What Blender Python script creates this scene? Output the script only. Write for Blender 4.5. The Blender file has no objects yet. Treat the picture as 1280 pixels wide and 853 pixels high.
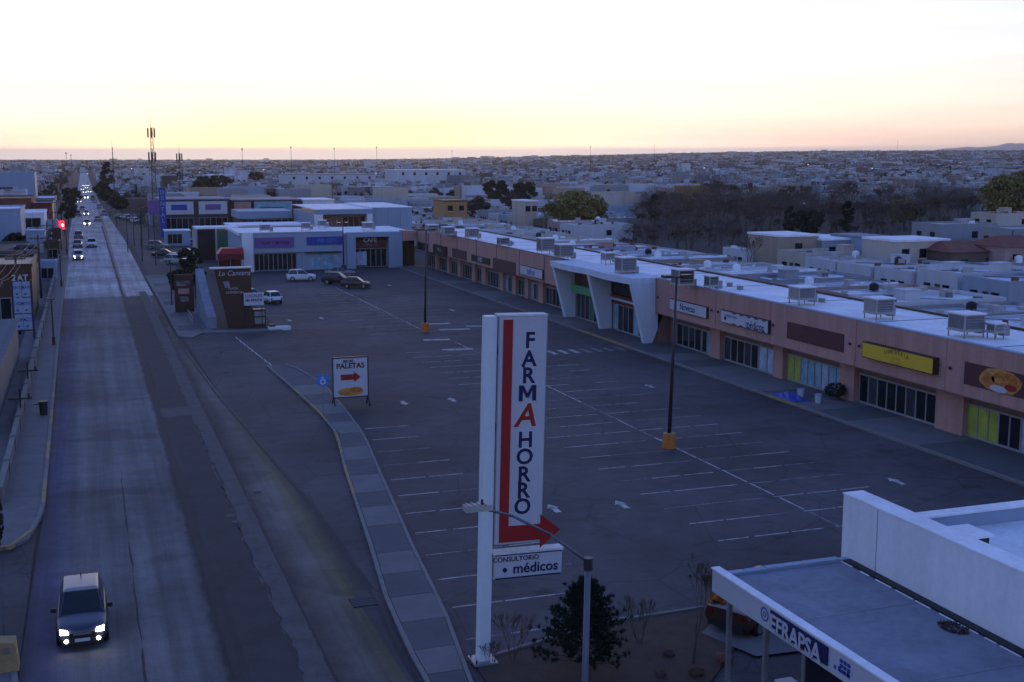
import bpy, bmesh, math, random
import numpy as np
from mathutils import Vector, Matrix, noise as mnoise
R_ = math.radians
sc = bpy.context.scene
COL = sc.collection
# ------------------------------------------------------------------ camera
FPX = 1500.0; PCX, PCY = 640.0, 426.5; HOR = 198.0; CAMH = 17.4; VPX = 105.0
PITCH = math.atan((PCY-HOR)/FPX)
HEAD = -math.atan((VPX-PCX)/(FPX/math.cos(PITCH)))
cam = bpy.data.cameras.new('camera'); cam_o = bpy.data.objects.new('camera', cam); COL.objects.link(cam_o)
cam.sensor_width = 36; cam.lens = 36*FPX/1280; cam.clip_start = .5; cam.clip_end = 120000
cam_o.location = (0, 0, CAMH); cam_o.rotation_euler = (math.pi/2-PITCH, 0, -HEAD); sc.camera = cam_o
# ------------------------------------------------------------------ dusk sky
SUN_AZ = R_(10.4); SUN_EL = R_(0.6)
w = bpy.data.worlds.new('World'); sc.world = w; w.use_nodes = True
nt = w.node_tree; N = nt.nodes; L = nt.links
bg = N['Background']; bg.inputs[1].default_value = 0.31
sky = N.new('ShaderNodeTexSky'); sky.sky_type = 'NISHITA'; sky.sun_disc = False
sky.sun_elevation = SUN_EL; sky.sun_rotation = SUN_AZ; sky.altitude = 1200
sky.air_density = 1.0; sky.dust_density = 2.0; sky.ozone_density = 2.5
def wmath(op, a, b=None, c=None, clamp=False):
    n = N.new('ShaderNodeMath'); n.operation = op; n.use_clamp = clamp
    for i, v in enumerate((a, b, c)):
        if v is None: continue
        if isinstance(v, (int, float)): n.inputs[i].default_value = v
        else: L.new(v, n.inputs[i])
    return n.outputs[0]
def wmix(fac, a, b, mode='MIX'):
    n = N.new('ShaderNodeMix'); n.data_type = 'RGBA'; n.blend_type = mode
    for s, v in ((n.inputs[0], fac), (n.inputs[6], a), (n.inputs[7], b)):
        if isinstance(v, (int, float)): s.default_value = v
        elif isinstance(v, tuple): s.default_value = v
        else: L.new(v, s)
    return n.outputs[2]
tint = wmix(1.0, sky.outputs[0], (1.09, .93, 1.28, 1), 'MULTIPLY')          # camera white balance
bw = N.new('ShaderNodeRGBToBW'); L.new(tint, bw.inputs[0])
hi = N.new('ShaderNodeMapRange'); hi.interpolation_type = 'SMOOTHSTEP'; L.new(bw.outputs[0], hi.inputs[0])
hi.inputs[1].default_value = .2; hi.inputs[2].default_value = .9; hi.inputs[3].default_value = 0; hi.inputs[4].default_value = .66
CAP = 1.4                                                                   # soft shoulder: the brightest sky bleaches out
lumc = wmath('MULTIPLY', wmath('SUBTRACT', 1.0, wmath('POWER', 2.71828, wmath('MULTIPLY', bw.outputs[0], -1.4/CAP))), CAP)
hue = wmix(1.0, tint, wmath('MAXIMUM', bw.outputs[0], 1e-4), 'DIVIDE')
soft = wmix(1.0, wmix(hi.outputs[0], hue, (1.0, 1.035, .97, 1)), lumc, 'MULTIPLY')
tc = N.new('ShaderNodeTexCoord'); sep = N.new('ShaderNodeSeparateXYZ'); L.new(tc.outputs['Generated'], sep.inputs[0])
yl = N.new('ShaderNodeMapRange'); L.new(bw.outputs[0], yl.inputs[0]); yl.inputs[1].default_value = 2.4; yl.inputs[2].default_value = 6.0
ye_ = N.new('ShaderNodeMapRange'); ye_.interpolation_type = 'SMOOTHSTEP'; L.new(sep.outputs[2], ye_.inputs[0]); ye_.inputs[1].default_value = .060; ye_.inputs[2].default_value = .010
soft = wmix(1.0, soft, wmix(wmath('MULTIPLY', yl.outputs[0], ye_.outputs[0]), (1, 1, 1, 1), (1.06, 1.10, .58, 1)), 'MULTIPLY')   # yellow aureole where the sun went down
# long low cloud bank along the horizon
mp = N.new('ShaderNodeMapping'); mp.inputs['Scale'].default_value = (3.5, 3.5, 150); L.new(tc.outputs['Generated'], mp.inputs[0])
nz = N.new('ShaderNodeTexNoise'); nz.inputs['Scale'].default_value = 1.0; nz.inputs['Detail'].default_value = 5; L.new(mp.outputs[0], nz.inputs[0])
edge = wmath('ADD', sep.outputs[2], wmath('MULTIPLY', wmath('SUBTRACT', nz.outputs[0], .5), .007))
bank = N.new('ShaderNodeMapRange'); bank.interpolation_type = 'SMOOTHSTEP'; L.new(edge, bank.inputs[0])
bank.inputs[1].default_value = .0118; bank.inputs[2].default_value = .0060; bank.inputs[3].default_value = 0; bank.inputs[4].default_value = .92
bankc = wmix(1.0, wmath('MINIMUM', lumc, 1.2), (.60, .535, .53, 1), 'MULTIPLY')
withbank = wmix(bank.outputs[0], soft, bankc)
# faint high cirrus
mp2 = N.new('ShaderNodeMapping'); mp2.inputs['Scale'].default_value = (2, 2, 26); mp2.inputs['Rotation'].default_value = (.05, .04, 0); L.new(tc.outputs['Generated'], mp2.inputs[0])
nz2 = N.new('ShaderNodeTexNoise'); nz2.inputs['Scale'].default_value = 1.6; nz2.inputs['Detail'].default_value = 7; L.new(mp2.outputs[0], nz2.inputs[0])
ci = N.new('ShaderNodeMapRange'); L.new(nz2.outputs[0], ci.inputs[0])
ci.inputs[1].default_value = .35; ci.inputs[2].default_value = .7; ci.inputs[3].default_value = .90; ci.inputs[4].default_value = 1.06
fin = wmix(1.0, withbank, ci.outputs[0], 'MULTIPLY')
L.new(fin, bg.inputs[0])
# ------------------------------------------------------------------ sun (just setting)
sl = bpy.data.lights.new('sun', 'SUN'); sl.energy = .16; sl.angle = R_(2.5); sl.color = (1, .72, .5)
so = bpy.data.objects.new('sun', sl); COL.objects.link(so); so.location = (0, 0, 60)
sd = Vector((math.sin(SUN_AZ)*math.cos(SUN_EL), math.cos(SUN_AZ)*math.cos(SUN_EL), math.sin(SUN_EL)+.02))
so.rotation_euler = sd.to_track_quat('Z', 'Y').to_euler()
cy = sc.cycles; cy.max_bounces = 5; cy.diffuse_bounces = 2; cy.glossy_bounces = 2; cy.transmission_bounces = 2; cy.volume_bounces = 0; cy.transparent_max_bounces = 4
vs = sc.view_settings; vs.view_transform = 'Standard'; vs.look = 'None'; vs.gamma = 1; vs.exposure = 1.74; vs.use_curve_mapping = False
# ------------------------------------------------------------------ pixel -> world
_F = Vector((math.sin(HEAD)*math.cos(PITCH), math.cos(HEAD)*math.cos(PITCH), -math.sin(PITCH)))
_R = Vector((math.cos(HEAD), -math.sin(HEAD), 0)); _U = _R.cross(_F); _C = Vector((0, 0, CAMH))
def ray(x, y): return _F+_R*((x-PCX)/FPX)-_U*((y-PCY)/FPX)
def G(x, y, z=0.): d = ray(x, y); return _C+d*((z-CAMH)/d.z)
def OX(x, y, X): d = ray(x, y); return _C+d*(X/d.x)
def OY(x, y, Y): d = ray(x, y); return _C+d*(Y/d.y)
def PX(p):
    v = Vector(p)-_C; z = v.dot(_F); return (PCX+FPX*v.dot(_R)/z, PCY-FPX*v.dot(_U)/z, z)
def sstep(a, b, x):
    t = np.clip((x-a)/(b-a), 0, 1); return t*t*(3-2*t)
def TZ(x, y):
    """terrain height: flat town, gentle rise far off to the right"""
    d = np.hypot(x, y); az = np.arctan2(x, np.maximum(y, 1e-3))
    return 46*sstep(1300, 6500, d)*sstep(R_(9), R_(36), az)
# ------------------------------------------------------------------ mesh helpers
class MB:
    def __init__(s): s.v = []; s.f = []; s.m = []
    def add(s, vs_, fs, m=0):
        b = len(s.v); s.v += [tuple(p) for p in vs_]
        for q in fs: s.f.append(tuple(b+i for i in q)); s.m.append(m)
        return s
    def box(s, x0, y0, z0, x1, y1, z1, m=0, skip=''):
        fs = {'b': (0, 3, 2, 1), 't': (4, 5, 6, 7), 'f': (0, 1, 5, 4), 'r': (1, 2, 6, 5), 'k': (2, 3, 7, 6), 'l': (3, 0, 4, 7)}
        return s.add([(x0, y0, z0), (x1, y0, z0), (x1, y1, z0), (x0, y1, z0), (x0, y0, z1), (x1, y0, z1), (x1, y1, z1), (x0, y1, z1)],
                     [fs[k] for k in fs if k not in skip], m)
    def cbox(s, x, y, z, sx, sy, sz, m=0): return s.box(x-sx/2, y-sy/2, z, x+sx/2, y+sy/2, z+sz, m)
    def poly(s, pts, m=0): return s.add(pts, [tuple(range(len(pts)))], m)
    def prism(s, pts, vec, m=0):
        n = len(pts); v = Vector(vec); a = [Vector(p) for p in pts]; b = [p+v for p in a]
        return s.add(a+b, [tuple(range(n))[::-1], tuple(range(n, 2*n))]+[(i, (i+1) % n, n+(i+1) % n, n+i) for i in range(n)], m)
    def tube(s, p0, p1, r0, r1=None, n=8, m=0, caps=True):
        r1 = r0 if r1 is None else r1; p0 = Vector(p0); p1 = Vector(p1); d = (p1-p0)
        if d.length < 1e-6: return s
        q = d.to_track_quat('Z', 'Y'); vs_ = []
        for p, r in ((p0, r0), (p1, r1)):
            for i in range(n):
                t = 2*math.pi*i/n; vs_.append(p+q @ Vector((r*math.cos(t), r*math.sin(t), 0)))
        fs = [(i, (i+1) % n, n+(i+1) % n, n+i) for i in range(n)]
        if caps: fs += [tuple(range(n))[::-1], tuple(range(n, 2*n))]
        return s.add(vs_, fs, m)
    def path(s, pts, r, n=6, m=0):
        for a, b in zip(pts[:-1], pts[1:]): s.tube(a, b, r, r, n, m)
        return s
    def mesh(s, name, mats, off=(0, 0, 0), smooth=False):
        me = bpy.data.meshes.new(name)
        vs_ = s.v if not any(off) else [(a-off[0], b-off[1], c-off[2]) for a, b, c in s.v]
        me.from_pydata(vs_, [], s.f)
        for k in (mats if isinstance(mats, (list, tuple)) else [mats]): me.materials.append(k)
        if isinstance(mats, (list, tuple)) and len(mats) > 1: me.polygons.foreach_set('material_index', s.m)
        if smooth: me.polygons.foreach_set('use_smooth', [True]*len(s.f))
        me.update(); return me
    def build(s, name, mats, parent=None, smooth=False):
        off = ORG.get(parent.name, (0, 0, 0)) if parent else (0, 0, 0)
        return link(name, s.mesh(name, mats, off, smooth), parent)
ORG = {}
def link(name, me, parent=None, loc=None):
    o = bpy.data.objects.new(name, me); COL.objects.link(o)
    if parent is not None:
        o.parent = parent; ORG[o.name] = ORG.get(parent.name, (0, 0, 0))
    if loc is not None: o.location = loc
    return o
def piece(name, me, parent, loc, scale=None, rot=None):
    """a shared-mesh piece at a world position under a parent whose parts live in the root's frame"""
    o = bpy.data.objects.new(name, me); COL.objects.link(o); o.parent = parent
    g = ORG.get(parent.name, (0, 0, 0)); o.location = (loc[0]-g[0], loc[1]-g[1], loc[2]-g[2])
    if scale: o.scale = scale
    if rot: o.rotation_euler = rot
    return o
def tag(o, label, cat, group=None, kind=None):
    if label: o['label'] = label
    if cat: o['category'] = cat
    if group: o['group'] = group
    if kind: o['kind'] = kind
    return o
def thing(name, label, cat, loc=(0, 0, 0), group=None, rz=0):
    o = bpy.data.objects.new(name, None); COL.objects.link(o); o.location = loc; o.empty_display_size = .3
    if rz: o.rotation_euler = (0, 0, rz)
    ORG[o.name] = tuple(loc); return tag(o, label, cat, group)
def struct(o): o['kind'] = 'structure'; return o
def copy_tree(o, parent=None):
    c = o.copy(); COL.objects.link(c)
    if parent is not None: c.parent = parent
    for ch in o.children: copy_tree(ch, c)
    return c
ORD = ['zeroth', 'first', 'second', 'third', 'fourth', 'fifth', 'sixth', 'seventh', 'eighth', 'ninth', 'tenth', 'eleventh', 'twelfth', 'thirteenth', 'fourteenth', 'fifteenth', 'sixteenth', 'seventeenth', 'eighteenth', 'nineteenth', 'twentieth']
def ordn(i):
    if i <= 20: return ORD[i]
    t = {2: 'twenty', 3: 'thirty', 4: 'forty', 5: 'fifty', 6: 'sixty', 7: 'seventy', 8: 'eighty'}[i//10]
    return t+'-'+ORD[i % 10] if i % 10 else {2: 'twentieth', 3: 'thirtieth', 4: 'fortieth', 5: 'fiftieth', 6: 'sixtieth', 7: 'seventieth', 8: 'eightieth'}[i//10]
# ------------------------------------------------------------------ materials
M = {}
def mat(name, col, rough=.8, var=.18, scale=.8, fine=9., bump=.0, metal=0., spec=.3, objcol=False, streak=False):
    m = bpy.data.materials.new(name); m.use_nodes = True; t = m.node_tree; b = t.nodes['Principled BSDF']
    b.inputs['Roughness'].default_value = rough; b.inputs['Metallic'].default_value = metal
    b.inputs['Specular IOR Level'].default_value = spec
    c = t.nodes.new('ShaderNodeTexCoord')
    src = c.outputs['Object']
    if streak:
        mpn = t.nodes.new('ShaderNodeMapping'); mpn.inputs['Scale'].default_value = (2.2, 2.2, .25); t.links.new(src, mpn.inputs[0]); src2 = mpn.outputs[0]
    else: src2 = src
    n1 = t.nodes.new('ShaderNodeTexNoise'); n1.inputs['Scale'].default_value = scale; n1.inputs['Detail'].default_value = 5; n1.inputs['Roughness'].default_value = .65; t.links.new(src2, n1.inputs[0])
    n2 = t.nodes.new('ShaderNodeTexNoise'); n2.inputs['Scale'].default_value = fine; n2.inputs['Detail'].default_value = 3; t.links.new(src, n2.inputs[0])
    ad = t.nodes.new('ShaderNodeMath'); ad.operation = 'MULTIPLY_ADD'; t.links.new(n2.outputs[0], ad.inputs[0]); ad.inputs[1].default_value = .4
    t.links.new(n1.outputs[0], ad.inputs[2])
    mr = t.nodes.new('ShaderNodeMapRange'); t.links.new(ad.outputs[0], mr.inputs[0]); mr.inputs[1].default_value = .4; mr.inputs[2].default_value = 1.0
    mr.inputs[3].default_value = 1-var; mr.inputs[4].default_value = 1+var
    mx = t.nodes.new('ShaderNodeMix'); mx.data_type = 'RGBA'; mx.blend_type = 'MULTIPLY'; mx.inputs[0].default_value = 1
    if objcol:
        oi = t.nodes.new('ShaderNodeObjectInfo'); t.links.new(oi.outputs['Color'], mx.inputs[6])
    else: mx.inputs[6].default_value = (*col, 1)
    t.links.new(mr.outputs[0], mx.inputs[7]); t.links.new(mx.outputs[2], b.inputs['Base Color'])
    if bump:
        bp = t.nodes.new('ShaderNodeBump'); bp.inputs['Strength'].default_value = bump; bp.inputs['Distance'].default_value = .03
        t.links.new(ad.outputs[0], bp.inputs['Height']); t.links.new(bp.outputs[0], b.inputs['Normal'])
    M[name] = m; return m
def emit(name, col, s):
    m = bpy.data.materials.new(name); m.use_nodes = True; b = m.node_tree.nodes['Principled BSDF']
    b.inputs['Base Color'].default_value = (*col, 1); b.inputs['Emission Color'].default_value = (*col, 1); b.inputs['Emission Strength'].default_value = s
    M[name] = m; return m
mat('earth', (.055, .047, .043), .95, .3, .05, 2.)
mat('dirt', (.075, .048, .036), .95, .35, 1.2, 14., .5)
mat('concrete', (.150, .144, .142), .9, .2, .7, 8., .2)
mat('concrete_dark', (.094, .093, .097), .9, .2, .7, 8., .2)
mat('concrete_kerb', (.19, .18, .165), .9, .22, 1.5, 10., .2)
mat('yellow_paint', (.29, .21, .10), .8, .35, 1.8, 9.)
mat('white_paint', (.62, .61, .58), .8, .22, 2.0, 9.)
def worn(name, col, bare, lo, hi_):
    m = mat(name, col, .85, .15, 1.2, 8.); t = m.node_tree; b = t.nodes['Principled BSDF']; src = b.inputs['Base Color'].links[0].from_socket
    g = t.nodes.new('ShaderNodeNewGeometry'); n = t.nodes.new('ShaderNodeTexNoise'); n.inputs['Scale'].default_value = 1.7; n.inputs['Detail'].default_value = 6; n.inputs['Roughness'].default_value = .75; t.links.new(g.outputs['Position'], n.inputs[0])
    r = t.nodes.new('ShaderNodeMapRange'); t.links.new(n.outputs[0], r.inputs[0]); r.inputs[1].default_value = lo; r.inputs[2].default_value = hi_
    x = t.nodes.new('ShaderNodeMix'); x.data_type = 'RGBA'; t.links.new(r.outputs[0], x.inputs[0]); x.inputs[6].default_value = (*bare, 1); t.links.new(src, x.inputs[7]); t.links.new(x.outputs[2], b.inputs['Base Color'])
worn('line_paint', (.48, .47, .44), (.075, .07, .074), .30, .58); worn('line_faded', (.30, .295, .285), (.055, .05, .054), .36, .66)
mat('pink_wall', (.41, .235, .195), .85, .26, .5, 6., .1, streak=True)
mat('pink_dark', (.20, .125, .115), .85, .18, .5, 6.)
mat('maroon', (.085, .028, .035), .6, .2, 1., 6.)
mat('roof_white', (.76, .77, .79), .85, .26, .35, 4., .1)
mat('roof_grey', (.20, .22, .26), .85, .32, .5, 3., .1)
mat('wall_white', (.68, .70, .74), .75, .14, .5, 5., streak=True)
mat('wall_bluewhite', (.26, .33, .43), .75, .1, .5, 5., streak=True)
mat('portico_white', (.50, .57, .66), .75, .16, .5, 5., streak=True)
mat('sign_white', (.45, .47, .52), .45, .06, .7, 5.)
mat('pole_white', (.58, .66, .70), .5, .08, .8, 6.)
mat('red', (.30, .018, .02), .5, .12, 1., 5.)
mat('dark_red', (.12, .015, .018), .6, .12, 1., 5.)
mat('navy', (.012, .016, .08), .5, .1, 1., 5.)
mat('blue', (.03, .055, .30), .5, .1, 1., 5.)
mat('sky_blue', (.05, .20, .55), .5, .1, 1., 5.)
mat('purple', (.16, .09, .26), .5, .12, 1., 5.)
mat('yellow', (.60, .42, .03), .5, .1, 1., 5.)
mat('orange', (.50, .17, .03), .7, .2, 2., 8.)
mat('burger', (.42, .15, .03), .6, .6, 3.2, 9.)
mat('bun', (.48, .24, .07), .6, .3, 3., 9.)
mat('brown', (.06, .032, .022), .6, .2, 1., 5.)
mat('black', (.015, .015, .017), .5, .1, 1., 5.)
mat('metal_dark', (.04, .042, .05), .45, .15, 1., 5., metal=.3)
mat('metal_grey', (.26, .27, .29), .45, .15, 1.2, 6., metal=.5)
mat('metal_slate', (.12, .13, .16), .5, .12, 1., 6., metal=.2)
mat('cooler', (.36, .35, .33), .7, .18, 1., 6.)
mat('louver', (.14, .14, .15), .7, .2, 1., 6.)
mat('glass_dim', (.045, .05, .058), .15, .5, 1.2, 4., spec=.5)
mat('mullion', (.27, .27, .27), .5, .1, 1., 5.)
mat('glass_dark', (.012, .015, .02), .12, .3, .7, 3., spec=.5)
mat('glass_poster', (.20, .36, .45), .35, .55, .9, 3.)
mat('glass_poster_yellow', (.34, .38, .06), .35, .35, .9, 3.)
mat('poster_blue', (.35, .42, .55), .4, .5, 1.4, 4.)
mat('green', (.10, .30, .14), .7, .2, 1., 6.)
mat('dark_green', (.05, .12, .09), .7, .2, 1., 6.)
mat('brick', (.16, .07, .045), .9, .25, .8, 9.)
mat('tile_roof', (.20, .075, .05), .85, .25, .8, 9.)
mat('tyre', (.012, .012, .013), .85, .1)
mat('rim', (.35, .36, .38), .35, .1, metal=.8)
mat('rubber', (.02, .02, .022), .7, .1)
mat('paint', (.5, .5, .5), .28, .05, 1., 5., spec=.5, objcol=True)
mat('house', (.5, .5, .5), .9, .14, .35, 4., objcol=True, streak=True)
mat('house_roof', (.5, .5, .5), .9, .42, .45, 4., objcol=True)
mat('bark', (.085, .068, .060), .9, .25, 3., 15.)
mat('wood_pole', (.07, .05, .04), .9, .2, 3., 15.)
mat('cable', (.22, .21, .21), .7, .1)
mat('cable_dark', (.03, .03, .033), .7, .1)
emit('lamp_lit', (1, .93, .80), 7.); mat('lamp_dim', (.42, .44, .48), .15, .1, spec=.5); emit('red_lit', (1, .03, .06), .4); mat('tail', (.16, .01, .012), .3)
emit('lamp_far', (1, .95, .86), 2.6); emit('lamp_town', (1, .85, .7), .8)
def leafmat(name, col, var=.5):
    m = mat(name, col, .8, var, .9, 5.); return m
leafmat('leaf_olive', (.20, .165, .050)); leafmat('leaf_pine', (.016, .026, .016)); leafmat('leaf_dark', (.022, .032, .020)); leafmat('twig', (.105, .078, .062), .3)
leafmat('leaf_grey', (.07, .055, .047))
# ================================================================== terrain and ground
def asphalt(name, base, road=False):
    m = bpy.data.materials.new(name); m.use_nodes = True; t = m.node_tree; b = t.nodes['Principled BSDF']
    b.inputs['Roughness'].default_value = .82; b.inputs['Specular IOR Level'].default_value = .25
    g = t.nodes.new('ShaderNodeNewGeometry'); sp = t.nodes.new('ShaderNodeSeparateXYZ'); t.links.new(g.outputs['Position'], sp.inputs[0])
    def nse(scale, det=5, sx=1., sy=1., rough=.6):
        mp_ = t.nodes.new('ShaderNodeMapping'); mp_.inputs['Scale'].default_value = (sx, sy, 1); t.links.new(g.outputs['Position'], mp_.inputs[0])
        n = t.nodes.new('ShaderNodeTexNoise'); n.inputs['Scale'].default_value = scale; n.inputs['Detail'].default_value = det; n.inputs['Roughness'].default_value = rough
        t.links.new(mp_.outputs[0], n.inputs[0]); return n.outputs[0]
    def mth(op, a, c=None, d=None, cl=False):
        n = t.nodes.new('ShaderNodeMath'); n.operation = op; n.use_clamp = cl
        for i, v in enumerate((a, c, d)):
            if v is None: continue
            if isinstance(v, (int, float)): n.inputs[i].default_value = v
            else: t.links.new(v, n.inputs[i])
        return n.outputs[0]
    def rng(x, a, c, lo, hi_, smooth=True):
        n = t.nodes.new('ShaderNodeMapRange'); n.interpolation_type = 'SMOOTHSTEP' if smooth else 'LINEAR'
        if isinstance(x, (int, float)): n.inputs[0].default_value = x
        else: t.links.new(x, n.inputs[0])
        for i, v in enumerate((a, c, lo, hi_)): n.inputs[i+1].default_value = v
        return n.outputs[0]
    def mixc(f, a, c, mode='MIX'):
        n = t.nodes.new('ShaderNodeMix'); n.data_type = 'RGBA'; n.blend_type = mode
        for s_, v in ((n.inputs[0], f), (n.inputs[6], a), (n.inputs[7], c)):
            if isinstance(v, (int, float)): s_.default_value = v
            elif isinstance(v, tuple): s_.default_value = v
            else: t.links.new(v, s_)
        return n.outputs[2]
    big = rng(nse(.09, 6), .3, .7, .68, 1.34); med = rng(nse(.7, 6, rough=.7), .3, .7, .86, 1.14); fine = rng(nse(16, 2), .3, .7, .86, 1.14)
    v = mth('MULTIPLY', mth('MULTIPLY', big, med), fine)
    if not road:
        # oil stains and seal cracks
        st = rng(nse(.33, 3), .58, .72, 1, .58); st2 = rng(nse(1.5, 4, .3, 1.), .58, .72, 1, .68)
        v = mth('MULTIPLY', v, mth('MULTIPLY', st, st2))
        vo = t.nodes.new('ShaderNodeTexVoronoi'); vo.feature = 'DISTANCE_TO_EDGE'; vo.inputs['Scale'].default_value = .16; t.links.new(g.outputs['Position'], vo.inputs['Vector'])
        v = mth('MULTIPLY', v, rng(vo.outputs['Distance'], .0, .012, .68, 1.))
        col = mixc(1., (*base, 1), v, 'MULTIPLY')
    else:
        wob = mth('MULTIPLY_ADD', nse(.35, 4), .5, mth('ADD', sp.outputs[0], -.25))     # ragged longitudinal seams
        wob2 = mth('MULTIPLY_ADD', nse(1.2, 3), .35, mth('ADD', wob, -.17))
        long_ = rng(nse(1.3, 4, 1., .025), .3, .7, .76, 1.22)
        v = mth('MULTIPLY', v, long_)
        cr = t.nodes.new('ShaderNodeValToRGB'); e = cr.color_ramp; e.interpolation = 'LINEAR'
        # across the carriageway, X from -3.4 to 10.6 m
        xs = [(-3.4, (.085, .085, .09)), (-2.2, (.10, .10, .104)), (-.9, (.135, .132, .13)), (.2, (.115, .113, .113)), (1.4, (.14, .136, .133)), (2.5, (.118, .115, .114)), (3.55, (.12, .117, .117)),
              (3.75, (.062, .062, .068)), (4.35, (.062, .062, .068)), (4.5, (.080, .079, .082)), (5.9, (.066, .064, .066)), (6.05, (.115, .107, .105)), (7.0, (.12, .110, .107)), (7.12, (.06, .058, .06)), (7.3, (.10, .093, .09)),
              (8.4, (.135, .118, .105)), (9.2, (.112, .101, .095)), (9.9, (.062, .062, .068)), (10.6, (.06, .06, .066))]
        for i, (x, c) in enumerate(xs):
            k = (x+3.4)/14.0
            el = e.elements[i] if i < 2 else e.elements.new(k)
            el.position = k; el.color = (*[q*(.95 if q > .1 else .56) for q in c], 1)
        t.links.new(mth('DIVIDE', mth('ADD', wob2, 3.4), 14.0), cr.inputs[0])
        # concrete panels start further up the road, with cross joints
        yj = mth('ADD', sp.outputs[1], mth('MULTIPLY', nse(.2, 2), 3.))
        conc = rng(yj, 160, 162.5, 0, 1); nearf = rng(sp.outputs[0], 3.7, 4.2, 0, 1)
        cc = mixc(nearf, (.34, .32, .315, 1), (.36, .315, .29, 1))  # pale concrete, lightened further to paint in the grazing sky sheen
        jn = mth('ABSOLUTE', mth('SUBTRACT', mth('FRACT', mth('DIVIDE', sp.outputs[1], 9.)), .5))
        jl = rng(jn, .485, .497, 1., .72); ml = rng(mth('ABSOLUTE', mth('SUBTRACT', sp.outputs[0], 3.9)), .25, .5, .55, 1.)
        cc = mixc(1., cc, mth('MULTIPLY', jl, ml), 'MULTIPLY')
        col = mixc(conc, cr.outputs[0], cc)
        # dark repaired patches
        patch = rng(nse(.12, 2, .6, 1.), .60, .63, 1., .74)
        col = mixc(1., mixc(1., col, v, 'MULTIPLY'), patch, 'MULTIPLY')
    t.links.new(col, b.inputs['Base Color'])
    bp = t.nodes.new('ShaderNodeBump'); bp.inputs['Strength'].default_value = .35; bp.inputs['Distance'].default_value = .02; t.links.new(fine, bp.inputs['Height']); t.links.new(bp.outputs[0], b.inputs['Normal'])
    M[name] = m; return m
asphalt('asphalt_lot', (.064, .058, .063)); asphalt('asphalt_road', (.1, .1, .1), True); asphalt('asphalt_side', (.055, .053, .056))
def grid_ground():
    xs = np.concatenate([-np.geomspace(400, 5000, 12)[::-1], np.arange(-350, 1300, 50), np.geomspace(1350, 13500, 30)])
    ys = np.concatenate([[-600, -200], np.arange(0, 1300, 60), np.geomspace(1350, 14500, 36)])
    XX, YY = np.meshgrid(xs, ys); ZZ = TZ(XX, YY)-.03
    nx = len(xs); V = np.stack([XX.ravel(), YY.ravel(), ZZ.ravel()], 1)
    Fq = [(j*nx+i, j*nx+i+1, (j+1)*nx+i+1, (j+1)*nx+i) for j in range(len(ys)-1) for i in range(nx-1)]
    me = bpy.data.meshes.new('ground'); me.from_pydata(V.tolist(), [], Fq); me.materials.append(M['earth'])
    me.polygons.foreach_set('use_smooth', [True]*len(Fq)); return link('ground', me)
struct(grid_ground())
def sheet(name, pts, z, m, parent=None): return MB().poly([(x, y, z) for x, y in pts], 0).build(name, m, parent)
# carriageway
def interp_r(y):
    for (x0, y0), (x1, y1) in zip(road_r[:-1], road_r[1:]):
        if y0 <= y <= y1: return x0+(x1-x0)*(y-y0)/(y1-y0)
    return road_r[-1][0]
road_r = [(9.9, 6), (9.9, 40), (10.3, 46), (10.2, 58), (9.5, 72), (8.6, 91), (7.6, 125), (7.4, 210), (7.3, 280), (5.6, 420), (4.4, 600), (3.6, 900), (2.5, 1500)]
road_l = [(-3.0, 6), (-3.0, 40), (-2.8, 60), (-2.9, 98), (-3.2, 140), (-3.4, 215), (-4., 280), (-4.4, 460), (-4.2, 700), (-4.5, 1000), (-5.5, 1500)]
road = struct(sheet('road', road_r+road_l[::-1], .006, M['asphalt_road']))
mat('patch_dark', (.038, .036, .038), .85, .35, .5, 6., .3); mat('patch_light', (.090, .082, .080), .9, .35, .9, 7., .3); mat('seam_dark', (.024, .024, .028), .8, .3, 1., 6.)
rr = random.Random(12)
def ragged(name, xl, xr, y0, y1, st, jl, jr, m, z, skew=0.):
    ys = []; y = y0
    while y < y1: ys.append(y); y += st*rr.uniform(.5, 1.5)
    ys.append(y1); f_ = xl if callable(xl) else (lambda y: xl); g_ = xr if callable(xr) else (lambda y: xr)
    L0 = [(f_(y)+rr.uniform(-jl, jl), y+skew) for y in ys]; R0 = [(g_(y)+rr.uniform(-jr, jr), y) for y in ys]
    mb = MB(); n = len(ys); mb.add([(x, y, z) for x, y in L0]+[(x, y, z) for x, y in R0], [(i, n+i, n+i+1, i+1) for i in range(n-1)]); return mb.build(name, M[m], road)
mid = lambda y: 4.1-(y-60)*.0022
ragged('asphalt_overlay', lambda y: mid(y)+.35, lambda y: mid(y)+2.0, 30, 150, 1.1, .05, .16, 'patch_dark', .0095)
ragged('concrete_strip', lambda y: mid(y)+2.0, lambda y: mid(y)+2.95, 30, 165, .45, .10, .05, 'patch_light', .0125)
ragged('road_seam', lambda y: mid(y)+2.95, lambda y: mid(y)+3.06, 30, 150, 1.6, .03, .05, 'seam_dark', .0155)
ragged('road_seam', lambda y: mid(y)-.22, lambda y: mid(y)+.12, 30, 330, 4., .05, .06, 'seam_dark', .0155)
ragged('road_seam', lambda y: mid(y)+1.98, lambda y: mid(y)+2.06, 40, 120, .7, .1, .14, 'seam_dark', .0185)
ragged('road_seam', 1.05, 1.10, 36, 70, 1.4, .05, .05, 'seam_dark', .0125)
ragged('gutter_seam', lambda y: interp_r(y)-.3, lambda y: interp_r(y)-.12, 30, 118, 2., .03, .04, 'seam_dark', .0125)
MB().poly([(4.15, 83, .0218), (6.3, 83.1, .0218), (6.2, 86.2, .0218), (4.2, 86.1, .0218)]).build('road_patch', M['patch_light'], road)
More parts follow.
